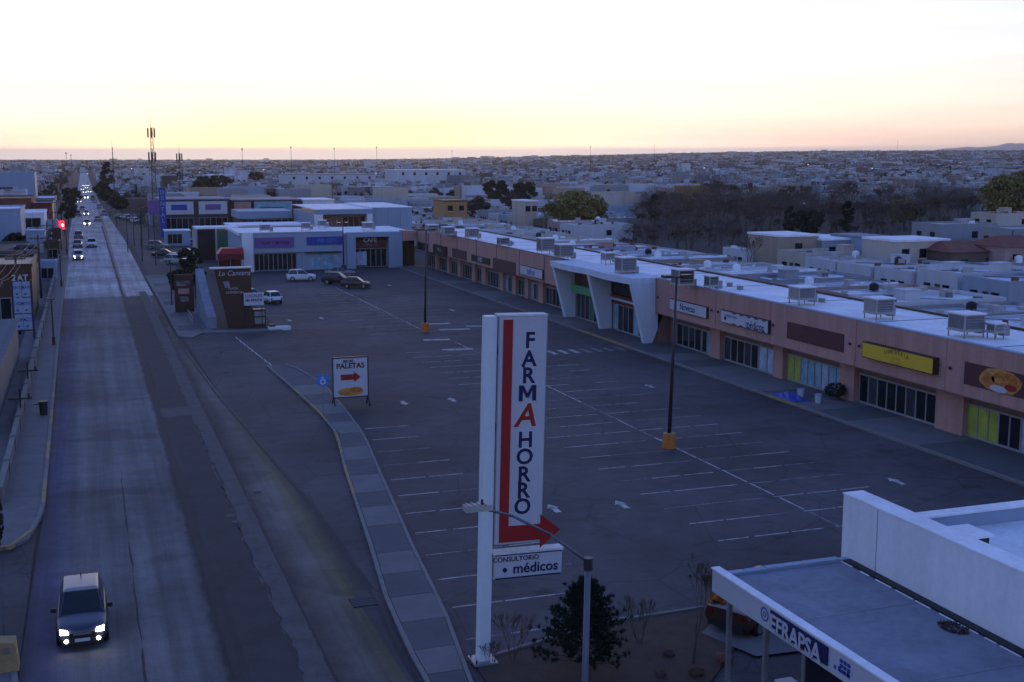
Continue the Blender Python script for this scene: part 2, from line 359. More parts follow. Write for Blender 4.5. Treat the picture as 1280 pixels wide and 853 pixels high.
for x, y, a, b, m in ((5.9, 58.5, .5, .7, 'patch_light'), (6.0, 57.3, .3, .5, 'patch_light'), (-.6, 38.6, 2.8, 1.1, 'patch_dark'), (7.7, 62.2, .45, .5, 'seam_dark'), (8.6, 36.6, 2.4, .5, 'patch_light')):
    n = 9; MB().poly([(x+a/2*math.cos(2*math.pi*i/n)*rr.uniform(.8, 1.25), y+b/2*math.sin(2*math.pi*i/n)*rr.uniform(.8, 1.25), .0215) for i in range(n)]).build('road_patch', M[m], road)
lot = struct(sheet('parking_lot', [(9.4, 20), (46.65, 20), (46.65, 189), (20, 189), (18.2, 140), (18.2, 126), (8.2, 126), (8.6, 91), (9.5, 72), (10.2, 58), (10.3, 46.2), (9.4, 46.2)], .010, M['asphalt_lot']))
struct(sheet('forecourt', [(8.4, 186.5), (20.5, 186.5), (20.5, 208), (100, 208), (100, 330), (8.4, 330)], .004, M['asphalt_side']))
struct(sheet('side_street', [(58.6, 44), (61.2, 44), (61.2, 215), (58.6, 215)], .004, M['asphalt_side']))
struct(sheet('verge', [(-60, 20), (-3.0, 20), (-3.0, 330), (-60, 330)], .002, M['asphalt_side']))
# ---- divider pavement: slabs laid between two polylines
SL = [(9.6, 30), (10.0, 40), (10.45, 45.3), (11.1, 50), (12.9, 65), (14.2, 74), (14.35, 81.5), (13.8, 96.4), (13.6, 101)]
SR = [(10.6, 30), (11.4, 36.4), (12.3, 42.4), (13.1, 50.1), (14.6, 62.5), (15.9, 73.2), (16.4, 82.2), (16.7, 91.7), (15.9, 99), (15.3, 101)]
def interp(pl, y):
    for (x0, y0), (x1, y1) in zip(pl[:-1], pl[1:]):
        if y0 <= y <= y1: return x0+(x1-x0)*(y-y0)/(y1-y0)
    return pl[0][0] if y < pl[0][1] else pl[-1][0]
pav = struct(MB().prism([(x-.0, y, .0) for x, y in SL]+[(x, y, .0) for x, y in SR[::-1]], (0, 0, .085)).build('divider_pavement', M['concrete_dark']))
ypx = [(448, 470), (440, 480), (445, 492), (450, 504), (450, 517), (440, 529), (445, 543.6), (455, 560), (462, 576), (470, 595), (478, 617), (487, 635), (497, 658), (508, 692), (518, 718), (530, 746), (545, 777), (560, 812), (570, 843), (575, 880), (580, 930)]
yc = [G(*q).y for q in ypx]
for i in range(len(yc)-1):
    y1, y0 = yc[i]-.02, yc[i+1]+.02
    ys = [y0]+[y for _, y in sorted(SL+SR, key=lambda q: q[1]) if y0+.2 < y < y1-.2]+[y1]
    pts = [(interp(SL, y)+.2, y, .08) for y in ys]+[(interp(SR, y)-.17, y, .08) for y in ys[::-1]]
    MB().prism(pts, (0, 0, .06+.004*(i % 3))).build('slab', M['concrete_dark'] if i % 2 == 0 else M['concrete'], pav)
def kerb_run(pl, wd, name, parent, step, colors, z1=.15, side=1):
    """kerb stones along a polyline, each stone a piece"""
    acc = 0.; i = 0; out = []
    d = [0.]
    for a, b in zip(pl[:-1], pl[1:]): d.append(d[-1]+math.hypot(b[0]-a[0], b[1]-a[1]))
    def at(s):
        for k in range(len(pl)-1):
            if s <= d[k+1]+1e-9:
                t = (s-d[k])/(d[k+1]-d[k]); return (pl[k][0]+(pl[k+1][0]-pl[k][0])*t, pl[k][1]+(pl[k+1][1]-pl[k][1])*t)
        return pl[-1]
    s = 0.
    while s < d[-1]-.2:
        e = min(s+step, d[-1]); a = Vector((*at(s+.012), 0)); b = Vector((*at(e-.012), 0)); t = (b-a).normalized(); n = Vector((-t.y, t.x, 0))*wd*side
        MB().prism([a, b, b+n, a+n], (0, 0, z1+.004*(i % 2))).build(name, M[colors(s, i)], parent); s = e; i += 1
kerb_run(SL, .17, 'kerb_stone', pav, 3.0, lambda s, i: 'yellow_paint' if 25 < s < 60 and i % 3 else 'concrete_kerb', .15, -1)
kerb_run(SR, .15, 'kerb_stone', pav, 3.0, lambda s, i: 'concrete_kerb', .15, 1)
# ---- mall walkway
wk = struct(MB().box(46.9, 40, 0, 51.6, 188, .135).build('mall_walkway', M['concrete_dark']))
rnd = random.Random(5)
y = 41.
while y < 186:
    st = 3.6
    MB().box(46.98, y+.015, .13, 51.4, y+st-.015, .15+.003*rnd.random()).build('slab', M['concrete' if rnd.random() < .3 else 'concrete_dark'], wk); y += st
kerb_run([(46.9, 40), (46.9, 188)], .25, 'kerb_stone', wk, 4.0, lambda s, i: 'yellow_paint' if i in (8, 15, 16, 17) else 'concrete_kerb', .16, 1)
# ---- left pavement along the avenue, open for a driveway
lp = struct(MB().prism([(-2.75, 62, 0), (-3.05, 98, 0), (-3.35, 140, 0), (-3.5, 230, 0), (-6.6, 230, 0), (-6.4, 100, 0), (-6.4, 57, 0), (-4.2, 56.4, 0), (-3.3, 57.4, 0)], (0, 0, .13)).build('left_pavement', M['concrete']))
kerb_run([(-6.2, 56.2), (-4.2, 56.2), (-3.3, 57.2), (-2.72, 62), (-2.95, 98), (-3.25, 140), (-3.45, 228)], .2, 'kerb_stone', lp, 2.4, lambda s, i: ('yellow_paint' if (i//2) % 2 == 0 and s < 40 else 'concrete_kerb'), .17, 1)
y = 62.5
while y < 140:
    x1 = interp([(-2.98, 62), (-3.2, 98), (-3.5, 140)], y)-.1
    MB().box(-4.45, y, .12, x1, y+2.4, .137+.004*rnd.random()).build('slab', M['concrete'], lp); y += 2.43
lp2 = struct(MB().prism([(-3.05, 28, 0), (-3.05, 42, 0), (-3.6, 44.2, 0), (-5, 45, 0), (-7, 45, 0), (-7, 28, 0)], (0, 0, .14)).build('left_corner_pavement', M['concrete']))
kerb_run([(-7, 45.1), (-5, 45.1), (-3.6, 44.3), (-2.9, 42), (-2.9, 28)], .2, 'kerb_stone', lp2, 1.8, lambda s, i: 'concrete_kerb', .17, -1)
# ---- pavement and kerb by the dark totem
tp = struct(MB().prism([(7.9, 121, 0), (9.1, 119.5, 0), (10.3, 122.5, 0), (18.2, 121.5, 0), (18.2, 123.2, 0), (11.5, 124.2, 0), (10.9, 186, 0), (7.7, 186, 0)], (0, 0, .13)).build('totem_pavement', M['concrete']))
for k in range(16):
    MB().box(8.15, 124.5+k*3.8, .12, 10.7, 124.5+k*3.8+3.76, .14).build('slab', M['concrete_dark' if k % 3 == 0 else 'concrete'], tp)
struct(MB().box(11.5, 124.3, 0, 18.1, 140, .11).build('totem_island', M['dirt']))
bed = struct(MB().prism([(11.9, 37.6, 0), (17.6, 39.35, 0), (21.9, 39.5, 0), (22.4, 37.2, 0), (18.8, 33.5, 0), (18.8, 24, 0), (11.3, 24, 0)], (0, 0, .09)).build('planting_bed', M['dirt']))
kerb_run([(11.9, 37.7), (17.6, 39.45), (21.9, 39.6)], .15, 'kerb_stone', bed, 2., lambda s, i: 'concrete_kerb', .14, 1)
struct(sheet('pharmacy_path', [(20.6, 37.4), (22.3, 38.9), (26, 38.9), (26, 34.6), (21.4, 34.9)], .1, M['concrete']))
# ---- painted markings (children of the lot)
unit = MB().poly([(-.5, -.5, 0), (.5, -.5, 0), (.5, .5, 0), (-.5, .5, 0)]).mesh('paint_stripe', M['line_paint'])
unitf = MB().poly([(-.5, -.5, 0), (.5, -.5, 0), (.5, .5, 0), (-.5, .5, 0)]).mesh('paint_stripe', M['line_faded'])
def stripe(x0, x1, y, wd=.11, faded=False, jig=True):
    segs = [(x0, x1)]
    if jig:
        n = max(1, int((x1-x0)/1.7)); segs = []; xx = x0
        for k in range(n):
            e = x0+(x1-x0)*(k+1)/n; 
            if rnd.random() > .05: segs.append((xx, e-(rnd.random()*.35)))
            xx = e
    for a, b in segs: piece('paint_stripe', unitf if (faded or rnd.random() < .3) else unit, lot, ((a+b)/2, y+rnd.uniform(-.02, .02), .0145), (b-a, wd, 1))
for k in range(12):
    y = 39.9+3.2*k; x0 = interp(SR, y)+.35
    if y < 76: stripe(x0, 19.3, y)
for k in range(22):
    y = 47.0+2.72*k
    if y < 106: stripe(26.6, 32.5, y); stripe(32.9, 39.0, y, faded=k % 3 == 0)
for k in range(17):
    y = 116.6+2.72*k
    stripe(26.0, 32.0, y); stripe(32.2, 38.2, y, faded=True)
for a, b, x in ((44, 107, 32.72), (116, 160, 31.9)):
    y = a
    while y < b:
        piece('paint_stripe', unit if rnd.random() < .75 else unitf, lot, (x-(y-100)*.008, y+1.4, .0178), (.13, 2.8-rnd.random()*.5, 1)); y += 2.85
y = 101.
while y < 118:
    piece('paint_stripe', unit, lot, (14.1-(y-101)*.055, y+1, .0145), (.14, 2.0, 1)); y += 2.05
for px, py, wd, ln in ((545, 405, 3.0, .9), (568, 412, 3.2, .8), (546, 425, 2.6, .9), (572, 437, 2.8, .8), (592, 408, 1.6, .8), (602, 408, 1.6, .8)):
    p = G(px, py); piece('paint_patch', unit, lot, (p.x, p.y, .0146), (wd, ln, 1), (0, 0, -.15))
for k in range(7):
    p = G(690+k*14, 441-k*.8); piece('crossing_bar', unitf if k > 2 else unit, lot, (p.x, p.y, .0146), (.5, 2.2, 1))
arrow = MB().poly([(-.2, -.9, 0), (.2, -.9, 0), (.2, .1, 0), (-.2, .1, 0)]).poly([(-.42, .1, 0), (.42, .1, 0), (0, .95, 0)]).mesh('painted_arrow', M['line_paint'])
for px, py, rz in ((692, 636, 0), (777, 631, 0), (505, 504, math.pi), (565, 500, 0), (455, 470, math.pi), (565, 388, 0), (812, 483, 0), (1120, 602, 0), (402, 398, math.pi), (362, 401, math.pi), (487, 357, 0)):
    p = G(px, py); piece('painted_arrow', arrow, lot, (p.x, p.y, .0148), (.8, .8, 1), (0, 0, rz))
p_ = G(462, 752); dg_ = MB().box(p_.x-.75, p_.y-.5, .006, p_.x+.25, p_.y+.5, .03).build('drain_grate', M['seam_dark'], pav)
for k in range(6): MB().box(p_.x-.7, p_.y-.42+k*.16, .03, p_.x+.2, p_.y-.36+k*.16, .04).build('grate_bar', M['concrete_dark'], dg_)
# ================================================================== text
def text_mesh(body, size, depth, m, bold=0., align='CENTER', shear=0., space=1.):
    cu = bpy.data.curves.new('lettering', 'FONT'); cu.body = body; cu.size = size; cu.extrude = depth; cu.offset = bold; cu.align_x = align; cu.align_y = 'CENTER'; cu.shear = shear; cu.space_character = space
    cu.resolution_u = 3
    o = bpy.data.objects.new('lettering', cu); COL.objects.link(o)
    dg = bpy.context.evaluated_depsgraph_get(); me = bpy.data.meshes.new_from_object(o.evaluated_get(dg))
    bpy.data.objects.remove(o); bpy.data.curves.remove(cu); me.materials.clear(); me.materials.append(M[m]); me.name = 'lettering'
    return me
FACE_Y = (math.pi/2, 0, 0)                 # lettering read by someone looking towards +Y
FACE_X = (math.pi/2, 0, -math.pi/2)        # lettering read by someone looking towards +X
def letters(parent, body, size, loc, m, rot=FACE_Y, bold=0., depth=.015, name='lettering', **k):
    return piece(name, text_mesh(body, size, depth, m, bold, **k), parent, loc, None, rot)
# ================================================================== tall white and red pylon sign
t = thing('pylon_sign', 'tall white pylon sign with red stripe and blue vertical letters beside the kerb', 'sign', (12.25, 37.75, .1))
MB().box(12.03, 37.52, .1, 12.42, 37.95, 12.2).build('pole', M['pole_white'], t)
MB().box(11.8, 37.3, .08, 12.65, 38.15, .16).build('base_plate', M['metal_grey'], t)
for sx in (-1, 1):
    for sy in (-1, 1): MB().tube((12.22+sx*.33, 37.73+sy*.33, .15), (12.22+sx*.33, 37.73+sy*.33, .26), .03, n=6).build('anchor_bolt', M['metal_dark'], t)
pn = MB().box(12.47, 37.40, 4.35, 14.15, 37.86, 12.22).build('sign_cabinet', M['sign_white'], t)
MB().box(12.44, 37.37, 12.22, 14.18, 37.89, 12.27).build('top_cap', M['white_paint'], pn)
MB().box(14.15, 37.45, 4.9, 14.2, 37.82, 12.2).build('edge_trim', M['metal_grey'], pn)
for z in (5.4, 8.3, 10.9): MB().box(12.42, 37.55, z, 12.47, 37.75, z+.25).build('bracket', M['metal_dark'], t)
ar = MB().prism([(12.6, 37.40, 12.1), (12.6, 37.40, 4.42), (14.1, 37.40, 4.42), (14.1, 37.40, 4.12), (14.85, 37.40, 4.72), (14.1, 37.40, 5.32), (14.1, 37.40, 4.98), (12.93, 37.40, 4.98), (12.93, 37.40, 12.1)][::-1], (0, -.03, 0)).build('red_arrow', M['red'], t)
for ch, py_ in zip('FARMAHORRO', (425, 448, 469, 490, 519, 549, 570, 592, 612, 632)):
    big = py_ == 519; zc = OY(662, py_, 37.4).z; s = 1.12 if big else .76; xo = 13.55-.012*(py_-425)/20-(.05 if big else 0)
    letters(t, ch, s, (xo, 37.395, zc), 'white_paint', bold=.045, depth=.002, name='letter_outline', shear=.2 if big else 0) if ch != 'M' else None
    letters(t, ch, s, (xo, 37.388, zc), 'red' if big else 'navy', bold=.020, depth=.008, name='letter', shear=.2 if big else 0) if ch != 'M' else MB().prism([(xo+.62*a_, 37.39, zc+.54*b_) for a_, b_ in ((-.5, -.5), (-.5, .5), (-.24, .5), (0, -.02), (.24, .5), (.5, .5), (.5, -.5), (.28, -.5), (.28, .2), (.07, -.3), (-.07, -.3), (-.28, .2), (-.28, -.5))], (0, -.012, 0)).build('letter', M['navy'], t)
sm = MB().box(12.47, 37.42, 3.10, 14.95, 37.8, 3.98).build('lower_sign', M['sign_white'], t)
MB().box(12.42, 37.38, 3.98, 15.0, 37.84, 4.06).build('lower_sign_cap', M['white_paint'], sm)
MB().box(12.5, 37.405, 3.10, 14.93, 37.42, 3.15).build('lower_sign_edge', M['navy'], sm)
MB().box(12.5, 37.405, 3.93, 14.93, 37.42, 3.97).build('lower_sign_edge', M['navy'], sm)
letters(sm, 'CONSULTORIO', .24, (13.25, 37.41, 3.79), 'navy'); letters(sm, 'médicos', .5, (13.98, 37.41, 3.43), 'navy', bold=.006)
MB().tube((12.85, 37.405, 3.42), (12.85, 37.42, 3.42), .085, n=10).build('round_mark', M['navy'], sm)
t.rotation_euler = (0, R_(1.4), 0)
# ================================================================== street lamp with slanting arm
t = thing('street_lamp', 'grey street lamp with long slanting arm in front of the pylon sign', 'street lamp', (11.5, 27, .14))
q = PX((11.45, 27, 7.6)); tp_ = OY(735, 703, 27.); b_ = OY(640, 645, 27.); e_ = OY(583, 637, 27.)
MB().tube((tp_.x-.12, 27, .14), tp_, .105, .075, 12).build('pole', M['metal_slate'], t, True)
MB().tube((tp_.x-.12, 27, .14), (tp_.x-.12, 27, .3), .2, .16, 10).build('base_collar', M['metal_slate'], t)
MB().tube(tp_-Vector((0, 0, .2)), tp_+Vector((0, 0, .12)), .12, .12, 10).build('pole_cap', M['metal_dark'], t)
MB().path([tp_, (tp_+b_)/2+Vector((0, 0, .12)), b_, e_+Vector((.3, 0, .02))], .035, 8).build('arm', M['metal_slate'], t, True)
hd = MB().box(e_.x-.05, 26.85, e_.z-.05, e_.x+.62, 27.15, e_.z+.09).build('lamp_head', M['cooler'], t)
for k in range(4): MB().box(e_.x+.02+k*.14, 26.84, e_.z+.09, e_.x+.05+k*.14, 27.16, e_.z+.12).build('cooling_fin', M['metal_grey'], hd)
MB().box(e_.x, 26.9, e_.z-.07, e_.x+.5, 27.1, e_.z-.05).build('lamp_glass', M['sign_white'], hd)
MB().tube((e_.x+.4, 27, e_.z+.09), (e_.x+.4, 27, e_.z+.22), .035, .03, 8).build('photocell', M['metal_dark'], hd)
# ================================================================== parking-lot lamp posts
def lot_lamp(x, y, h, label, tz, col='orange'):
    t = thing('parking_lamp', label, 'lamp post', (x, y, 0), 'lamp posts of the parking lot')
    MB().tube((x, y, 0), (x, y, .9), .42, .38, 12).build('concrete_base', M[col], t)
    MB().tube((x, y, .9), (x, y, .94), .40, .34, 12).build('base_rim', M['yellow_paint'], t)
    MB().tube((x, y, .9), (x+tz, y, h), .12, .07, 10).build('pole', M['metal_dark'], t, True)
    MB().box(x+tz-.75, y-.05, h-.06, x+tz+.75, y+.05, h+.04).build('crossarm', M['metal_dark'], t)
    for s in (-1, 1):
        hd = MB().box(x+tz+s*.62-.3, y-.25, h-.02, x+tz+s*.62+.3, y+.25, h+.14).build('lamp_head', M['metal_dark'], t)
        MB().box(x+tz+s*.62-.22, y-.18, h-.05, x+tz+s*.62+.22, y+.18, h-.02).build('lamp_glass', M['louver'], hd)
    return t
lot_lamp(32.65, 63.9, 10.4, 'parking lamp post with orange base nearest to the pylon sign', .28)
lot_lamp(31.75, 116.5, 10.3, 'parking lamp post with orange base midway down the lot', .2)
lot_lamp(37.5, 185.6, 7.4, 'thin parking lamp post in front of the pale blue store', .0, 'metal_dark')
p = G(800, 320); 
# ================================================================== freestanding advertising board on castors
bx, by = 17.05, 82.8
t = thing('advertising_board', 'portable white advertising board with red arrow on castors beside the pavement', 'sign board', (bx, by, 0))
fr = MB().box(bx-1.3, by-.04, 3.42, bx+1.3, by+.04, 3.52).box(bx-1.3, by-.04, .58, bx+1.3, by+.04, .66).box(bx-1.3, by-.04, .66, bx-1.22, by+.04, 3.42).box(bx+1.22, by-.04, .66, bx+1.3, by+.04, 3.42).build('frame', M['metal_dark'], t)
pn = MB().box(bx-1.22, by-.02, .66, bx+1.22, by+.02, 3.42).build('panel', M['sign_white'], t)
letters(pn, 'PALETAS', .52, (bx, by-.035, 2.86), 'dark_red', bold=.012); letters(pn, 'RICAS', .27, (bx-.15, by-.035, 3.2), 'navy', bold=.01)
MB().prism([(bx-.7, by-.03, 1.86), (bx+.25, by-.03, 1.86), (bx+.25, by-.03, 1.68), (bx+.72, by-.03, 2.05), (bx+.25, by-.03, 2.45), (bx+.25, by-.03, 2.26), (bx-.7, by-.03, 2.26)], (0, -.01, 0)).build('printed_arrow', M['red'], pn)
def ell(mb, cx, y, cz, rx, rz, n=16, a0=0., a1=2*math.pi, m=0, d=.01):
    mb.prism([(cx+rx*math.cos(a0+(a1-a0)*i/n), y, cz+rz*math.sin(a0+(a1-a0)*i/n)) for i in range(n)], (0, -d, 0), m); return mb
ell(MB(), bx, by-.022, 1.0, .95, .3).build('printed_food', M['bun'], pn); ell(MB(), bx+.35, by-.034, 1.12, .5, .2).build('printed_food', M['burger'], pn); ell(MB(), bx-.4, by-.034, .9, .4, .13).build('printed_food', M['burger'], pn)
for s in (-1, 1):
    lg = MB().prism([(bx+s*1.24-.04, by-.55, .12), (bx+s*1.24-.04, by-.45, .12), (bx+s*1.24-.04, by, .62), (bx+s*1.24-.04, by+.45, .12), (bx+s*1.24-.04, by+.55, .12), (bx+s*1.24-.04, by+.05, .74), (bx+s*1.24-.04, by-.05, .74)], (.08, 0, 0)).build('leg', M['metal_dark'], t)
    for q in (-.5, .5): MB().tube((bx+s*1.24-.04, by+q, .075), (bx+s*1.24+.04, by+q, .075), .07, n=10).build('castor', M['tyre'], lg)
# blue accessibility sign
x, y = 14.55, 80.
t = thing('blue_sign_post', 'small blue square sign on a thin post on the divider pavement', 'sign', (x, y, .14))
MB().tube((x, y, .14), (x, y, 2.9), .035, n=8).build('post', M['metal_grey'], t)
pl = MB().box(x-.38, y-.05, 2.1, x+.38, y-.035, 2.86).build('plate', M['sky_blue'], t)
MB().tube((x-.02, y-.052, 2.66), (x-.02, y-.06, 2.66), .07, n=10).build('pictogram', M['white_paint'], pl)
ringm = MB()
for i in range(14):
    a, b = 2*math.pi*i/14, 2*math.pi*(i+1)/14; c = (x, y-.053, 2.38)
    ringm.poly([(c[0]+.2*math.cos(a), c[1], c[2]+.2*math.sin(a)), (c[0]+.2*math.cos(b), c[1], c[2]+.2*math.sin(b)), (c[0]+.13*math.cos(b), c[1], c[2]+.13*math.sin(b)), (c[0]+.13*math.cos(a), c[1], c[2]+.13*math.sin(a))])
ringm.build('pictogram', M['white_paint'], pl)
# ================================================================== dark totem of the plaza
t = thing('totem_sign', 'dark slanted totem sign with white script lettering at the avenue entrance', 'sign', (14, 125.3, .1))
tb = MB().prism([(11.9, 125, 6.25), (15.6, 125, 6.25), (15.6, 125, .1), (13.2, 125, .1)][::-1], (0, .7, 0)).build('body', M['brown'], t)
MB().box(11.5, 124.8, 6.25, 15.7, 125.85, 6.38).build('top_slab', M['white_paint'], t)
letters(tb, 'La Cantera', .72, (13.9, 124.985, 5.75), 'sign_white', bold=.0, shear=.3)
letters(tb, 'PLAZA', .34, (13.75, 124.985, 4.2), 'sign_white'); letters(tb, 'COMERCIAL', .34, (13.95, 124.985, 3.78), 'sign_white')
MB().prism([(12.75, 124.99, 4.95), (13.35, 124.99, 4.95), (13.45, 124.99, 4.35), (12.95, 124.99, 4.3)][::-1], (0, -.01, 0)).build('printed_emblem', M['roof_grey'], tb)
wl = MB().prism([(11.1, 125.3, .1), (11.1, 138, .1), (11.1, 138, 5.2), (11.1, 131, 2.6), (11.1, 125.3, 1.3)], (.9, 0, 0)).build('slanted_wall', M['roof_grey'], t)
t2 = thing('banner_board', 'white board with purple lettering beside the dark totem', 'sign', (15.8, 124.4, .1))
bb = MB().box(14.75, 124.55, 2.42, 16.75, 124.62, 3.75).build('panel', M['sign_white'], t2)
letters(bb, 'LOCALES', .42, (15.75, 124.54, 3.4), 'purple', bold=.01); letters(bb, 'EN RENTA', .36, (15.75, 124.54, 2.95), 'navy', bold=.01)
for s in (14.95, 16.55): MB().box(s-.04, 124.63, .1, s+.04, 124.7, 3.7).build('post', M['metal_dark'], t2)
t = thing('electric_cabinet', 'dark electrical cabinet behind a rail to the right of the totem', 'cabinet', (16.5, 125.5, .1))
MB().box(15.75, 125.2, .1, 17.0, 126.2, 1.9).build('body', M['metal_dark'], t); MB().box(15.85, 125.18, 1.2, 16.9, 125.2, 1.7).build('door', M['metal_grey'], t); MB().box(15.85, 125.18, .4, 16.9, 125.2, 1.05).build('door', M['metal_grey'], t)
t = thing('concrete_block', 'pale concrete kerb block lying at the end of the totem island', 'block', (17.9, 122.9, .0))
MB().prism([(16.9, 122.4, 0), (18.9, 122.2, 0), (19.2, 122.7, 0), (18.8, 123.2, 0), (16.9, 123.3, 0)], (0, 0, .38)).build('body', M['white_paint'], t); MB().box(17.0, 122.6, .38, 17.6, 123.1, .62).build('cap', M['metal_dark'], t)
# ================================================================== strip mall
mall = thing('strip_mall', 'long pink single-storey strip mall with white flat roof beside the parking lot', 'building', (50, 110, 0))
FX = 50.0; SX = 51.5
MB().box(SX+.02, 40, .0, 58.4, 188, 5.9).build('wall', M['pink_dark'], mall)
rf = MB().box(50.32, 40, 5.9, 58.4, 188, 6.05).build('roof', M['roof_white'], mall)
MB().box(58.2, 40, 6.05, 58.42, 188, 6.22).build('rear_parapet', M['brown'], rf)
for k in range(12): MB().box(50.4, 46+k*12, 6.05, 58.1, 46.18+k*12, 6.07).build('roof_seam', M['roof_grey'], rf)
def fascia(y0, y1, zt):
    return MB().box(FX, y0, 3.05, FX+.32, y1, zt).build('fascia', M['pink_wall'], mall)
seams = [40, 52.0, 60.6, 69.95, 81.1, 89.8, 101.2]
for a, b in zip(seams[:-1], seams[1:]):
    f_ = fascia(a+.012, b-.012, 6.3)
    MB().box(FX-.03, a+.0, 6.3, FX+.36, b, 6.36).build('coping', M['wall_bluewhite'], f_)
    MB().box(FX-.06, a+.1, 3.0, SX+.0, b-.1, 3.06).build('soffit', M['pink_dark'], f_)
    MB().box(FX-.045, b-.10, 3.05, FX-.0, b+.10, 6.3).build('pilaster', M['pink_wall'], f_)
    for yy in (a+.55, b-.55): MB().tube((FX-.12, yy, 4.55), (FX, yy, 4.55), .10, n=8).build('wall_lamp', M['metal_dark'], f_)
seams2 = [121.8, 130.5, 139, 147.8, 156.5, 165.5, 174, 181, 187.9]
for a, b in zip(seams2[:-1], seams2[1:]):
    f_ = fascia(a+.012, b-.012, 6.2)
    MB().box(FX-.03, a, 6.2, FX+.36, b, 6.26).build('coping', M['pink_dark'], f_)
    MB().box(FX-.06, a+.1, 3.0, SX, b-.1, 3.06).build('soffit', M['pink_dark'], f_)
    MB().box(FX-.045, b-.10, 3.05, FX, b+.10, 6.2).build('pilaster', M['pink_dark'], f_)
ud = MB().box(-.5, -.5, 0, .5, .5, 1).mesh('mullion', M['mullion'])
def shopfront(y0, y1, n, panes, zt=2.15, X=SX, parent=None):
    """glazed shopfront: sill, header, panes and mullions; panes = material names cycled"""
    parent = parent or mall
    s = MB().box(X-.10, y0, .15, X+.0, y1, .28).box(X-.10, y0, zt, X+.0, y1, zt+.12).build('shopfront_frame', M['mullion'], parent)
    st = (y1-y0)/n
    for k in range(n+1): piece('mullion', ud, s, (X-.05, y0+st*k, .28), (.10, .09, zt-.28))
    for k in range(n):
        MB().box(X-.045, y0+st*k+.045, .28, X-.02, y0+st*(k+1)-.045, zt).build('pane', M[panes[k % len(panes)]], s)
    return s
def pier(y0, y1): return MB().box(SX-.42, y0, .15, SX+.02, y1, 3.0).build('pier', M['pink_wall'], mall)
D = 'glass_dark'; DM = 'glass_dim'; PT = 'glass_poster'; YP = 'glass_poster_yellow'; BP = 'poster_blue'
shopfront(52.6, 60.0, 8, [YP, YP, BP, D, D, YP, YP, YP]); pier(60.0, 62.6)
shopfront(62.9, 71.2, 8, [D, D, DM, D, D, D, DM, D]); pier(71.4, 73.2)
shopfront(73.2, 80.6, 8, [PT, PT, BP, PT, PT, PT, YP, YP]); pier(80.8, 82.2)
shopfront(82.4, 84.9, 2, [BP]); shopfront(85.0, 90.6, 5, [D, DM, D, D, DM]); pier(90.8, 92.6)
shopfront(92.8, 94.6, 2, [PT, D]); shopfront(94.8, 99.5, 4, [D]); 
shopfront(42, 51.6, 8, [D])
# far half
ys = [122.6, 125.4, 127.0, 133.6, 135.6, 138.8, 140.2, 143.4, 145.0, 148.4, 150.0, 155.8, 157.6, 160.6, 162.0, 167.5, 169.0, 173.2, 174.6, 180, 181.2, 186.5]
for i in range(0, len(ys), 2):
    shopfront(ys[i], ys[i+1], max(2, int((ys[i+1]-ys[i])/1.0)), [D, DM, PT if i in (4, 8) else D, D, DM])
    if i+2 < len(ys): pier(ys[i+1]+.1, ys[i+2]-.1)
def fsign(px0, py0, px1, py1, face, edge='metal_dark', depth=.22, X=FX, parent=None, name='shop_sign'):
    """sign box on the fascia from its far-top and near-bottom photo corners"""
    a = OX(px0, py0, X-depth); b = OX(px1, py1, X-depth); y0, y1 = b.y, a.y; z0, z1 = b.z, a.z
    s = MB().box(X-depth, y0, z0, X-.001, y1, z1).build(name, M[edge], parent or mall)
    MB().box(X-depth-.012, y0+.06, z0+.06, X-depth-.001, y1-.06, z1-.06).build('sign_face', M[face], s)
    return s, y0, y1, z0, z1
s, a, b, z0, z1 = fsign(837, 373, 883, 399, 'sign_white'); letters(s, 'Novecas', .82, (FX-.235, (a+b)/2, (z0+z1)/2), 'navy', FACE_X, .012, .006)
s, a, b, z0, z1 = fsign(901, 387, 960, 418, 'sign_white', depth=.25); letters(s, 'CONSULTORIO', .3, (FX-.265, b-1.7, z1-.4), 'navy', FACE_X, .0, .006); letters(s, 'médicos', .85, (FX-.265, a+2.0, (z0+z1)/2-.15), 'navy', FACE_X, .01, .006)
MB().tube((FX-.275, b-.8, (z0+z1)/2-.1), (FX-.262, b-.8, (z0+z1)/2-.1), .17, n=10).build('round_mark', M['navy'], s)
for k in range(5):
    MB().box(FX-.27, a+.4+k*1.15, z1-.16, FX-.262, a+.95+k*1.15, z1-.07).build('border_dash', M['navy'], s); MB().box(FX-.27, a+.4+k*1.15, z0+.07, FX-.262, a+.95+k*1.15, z0+.15).build('border_dash', M['navy'], s)
fsign(984, 402, 1054, 441, 'maroon', 'maroon', .04)
s, a, b, z0, z1 = fsign(1078, 427, 1166, 469, 'yellow', 'brown', .45)
for k, ch in enumerate('LONCHERIA'):
    u = (k-4)/4.; letters(s, ch, .38, (FX-.466, (a+b)/2-u*1.15, (z0+z1)/2+.33-.16*u*u), 'maroon', (math.pi/2, u*.25, -math.pi/2), .004, .004)
letters(s, 'LA CASA', .22, (FX-.466, (a+b)/2, (z0+z1)/2-.1), 'orange', FACE_X, 0., .004); letters(s, 'DEL SABOR', .2, (FX-.466, (a+b)/2, (z0+z1)/2-.38), 'orange', FACE_X, 0., .004)
s, a, b, z0, z1 = fsign(1206, 452, 1330, 512, 'maroon', 'maroon', .05)
cy_, cz_ = b-3.1, (z0+z1)/2
def ellx(X, cy, cz, ry, rz, name, m, n=20, d=.012):
    MB().prism([(X, cy+ry*math.cos(2*math.pi*i/n)*(1+.06*math.sin(5*i)), cz+rz*math.sin(2*math.pi*i/n)*(1+.05*math.sin(3*i))) for i in range(n)], (-d, 0, 0)).build(name, M[m], s)
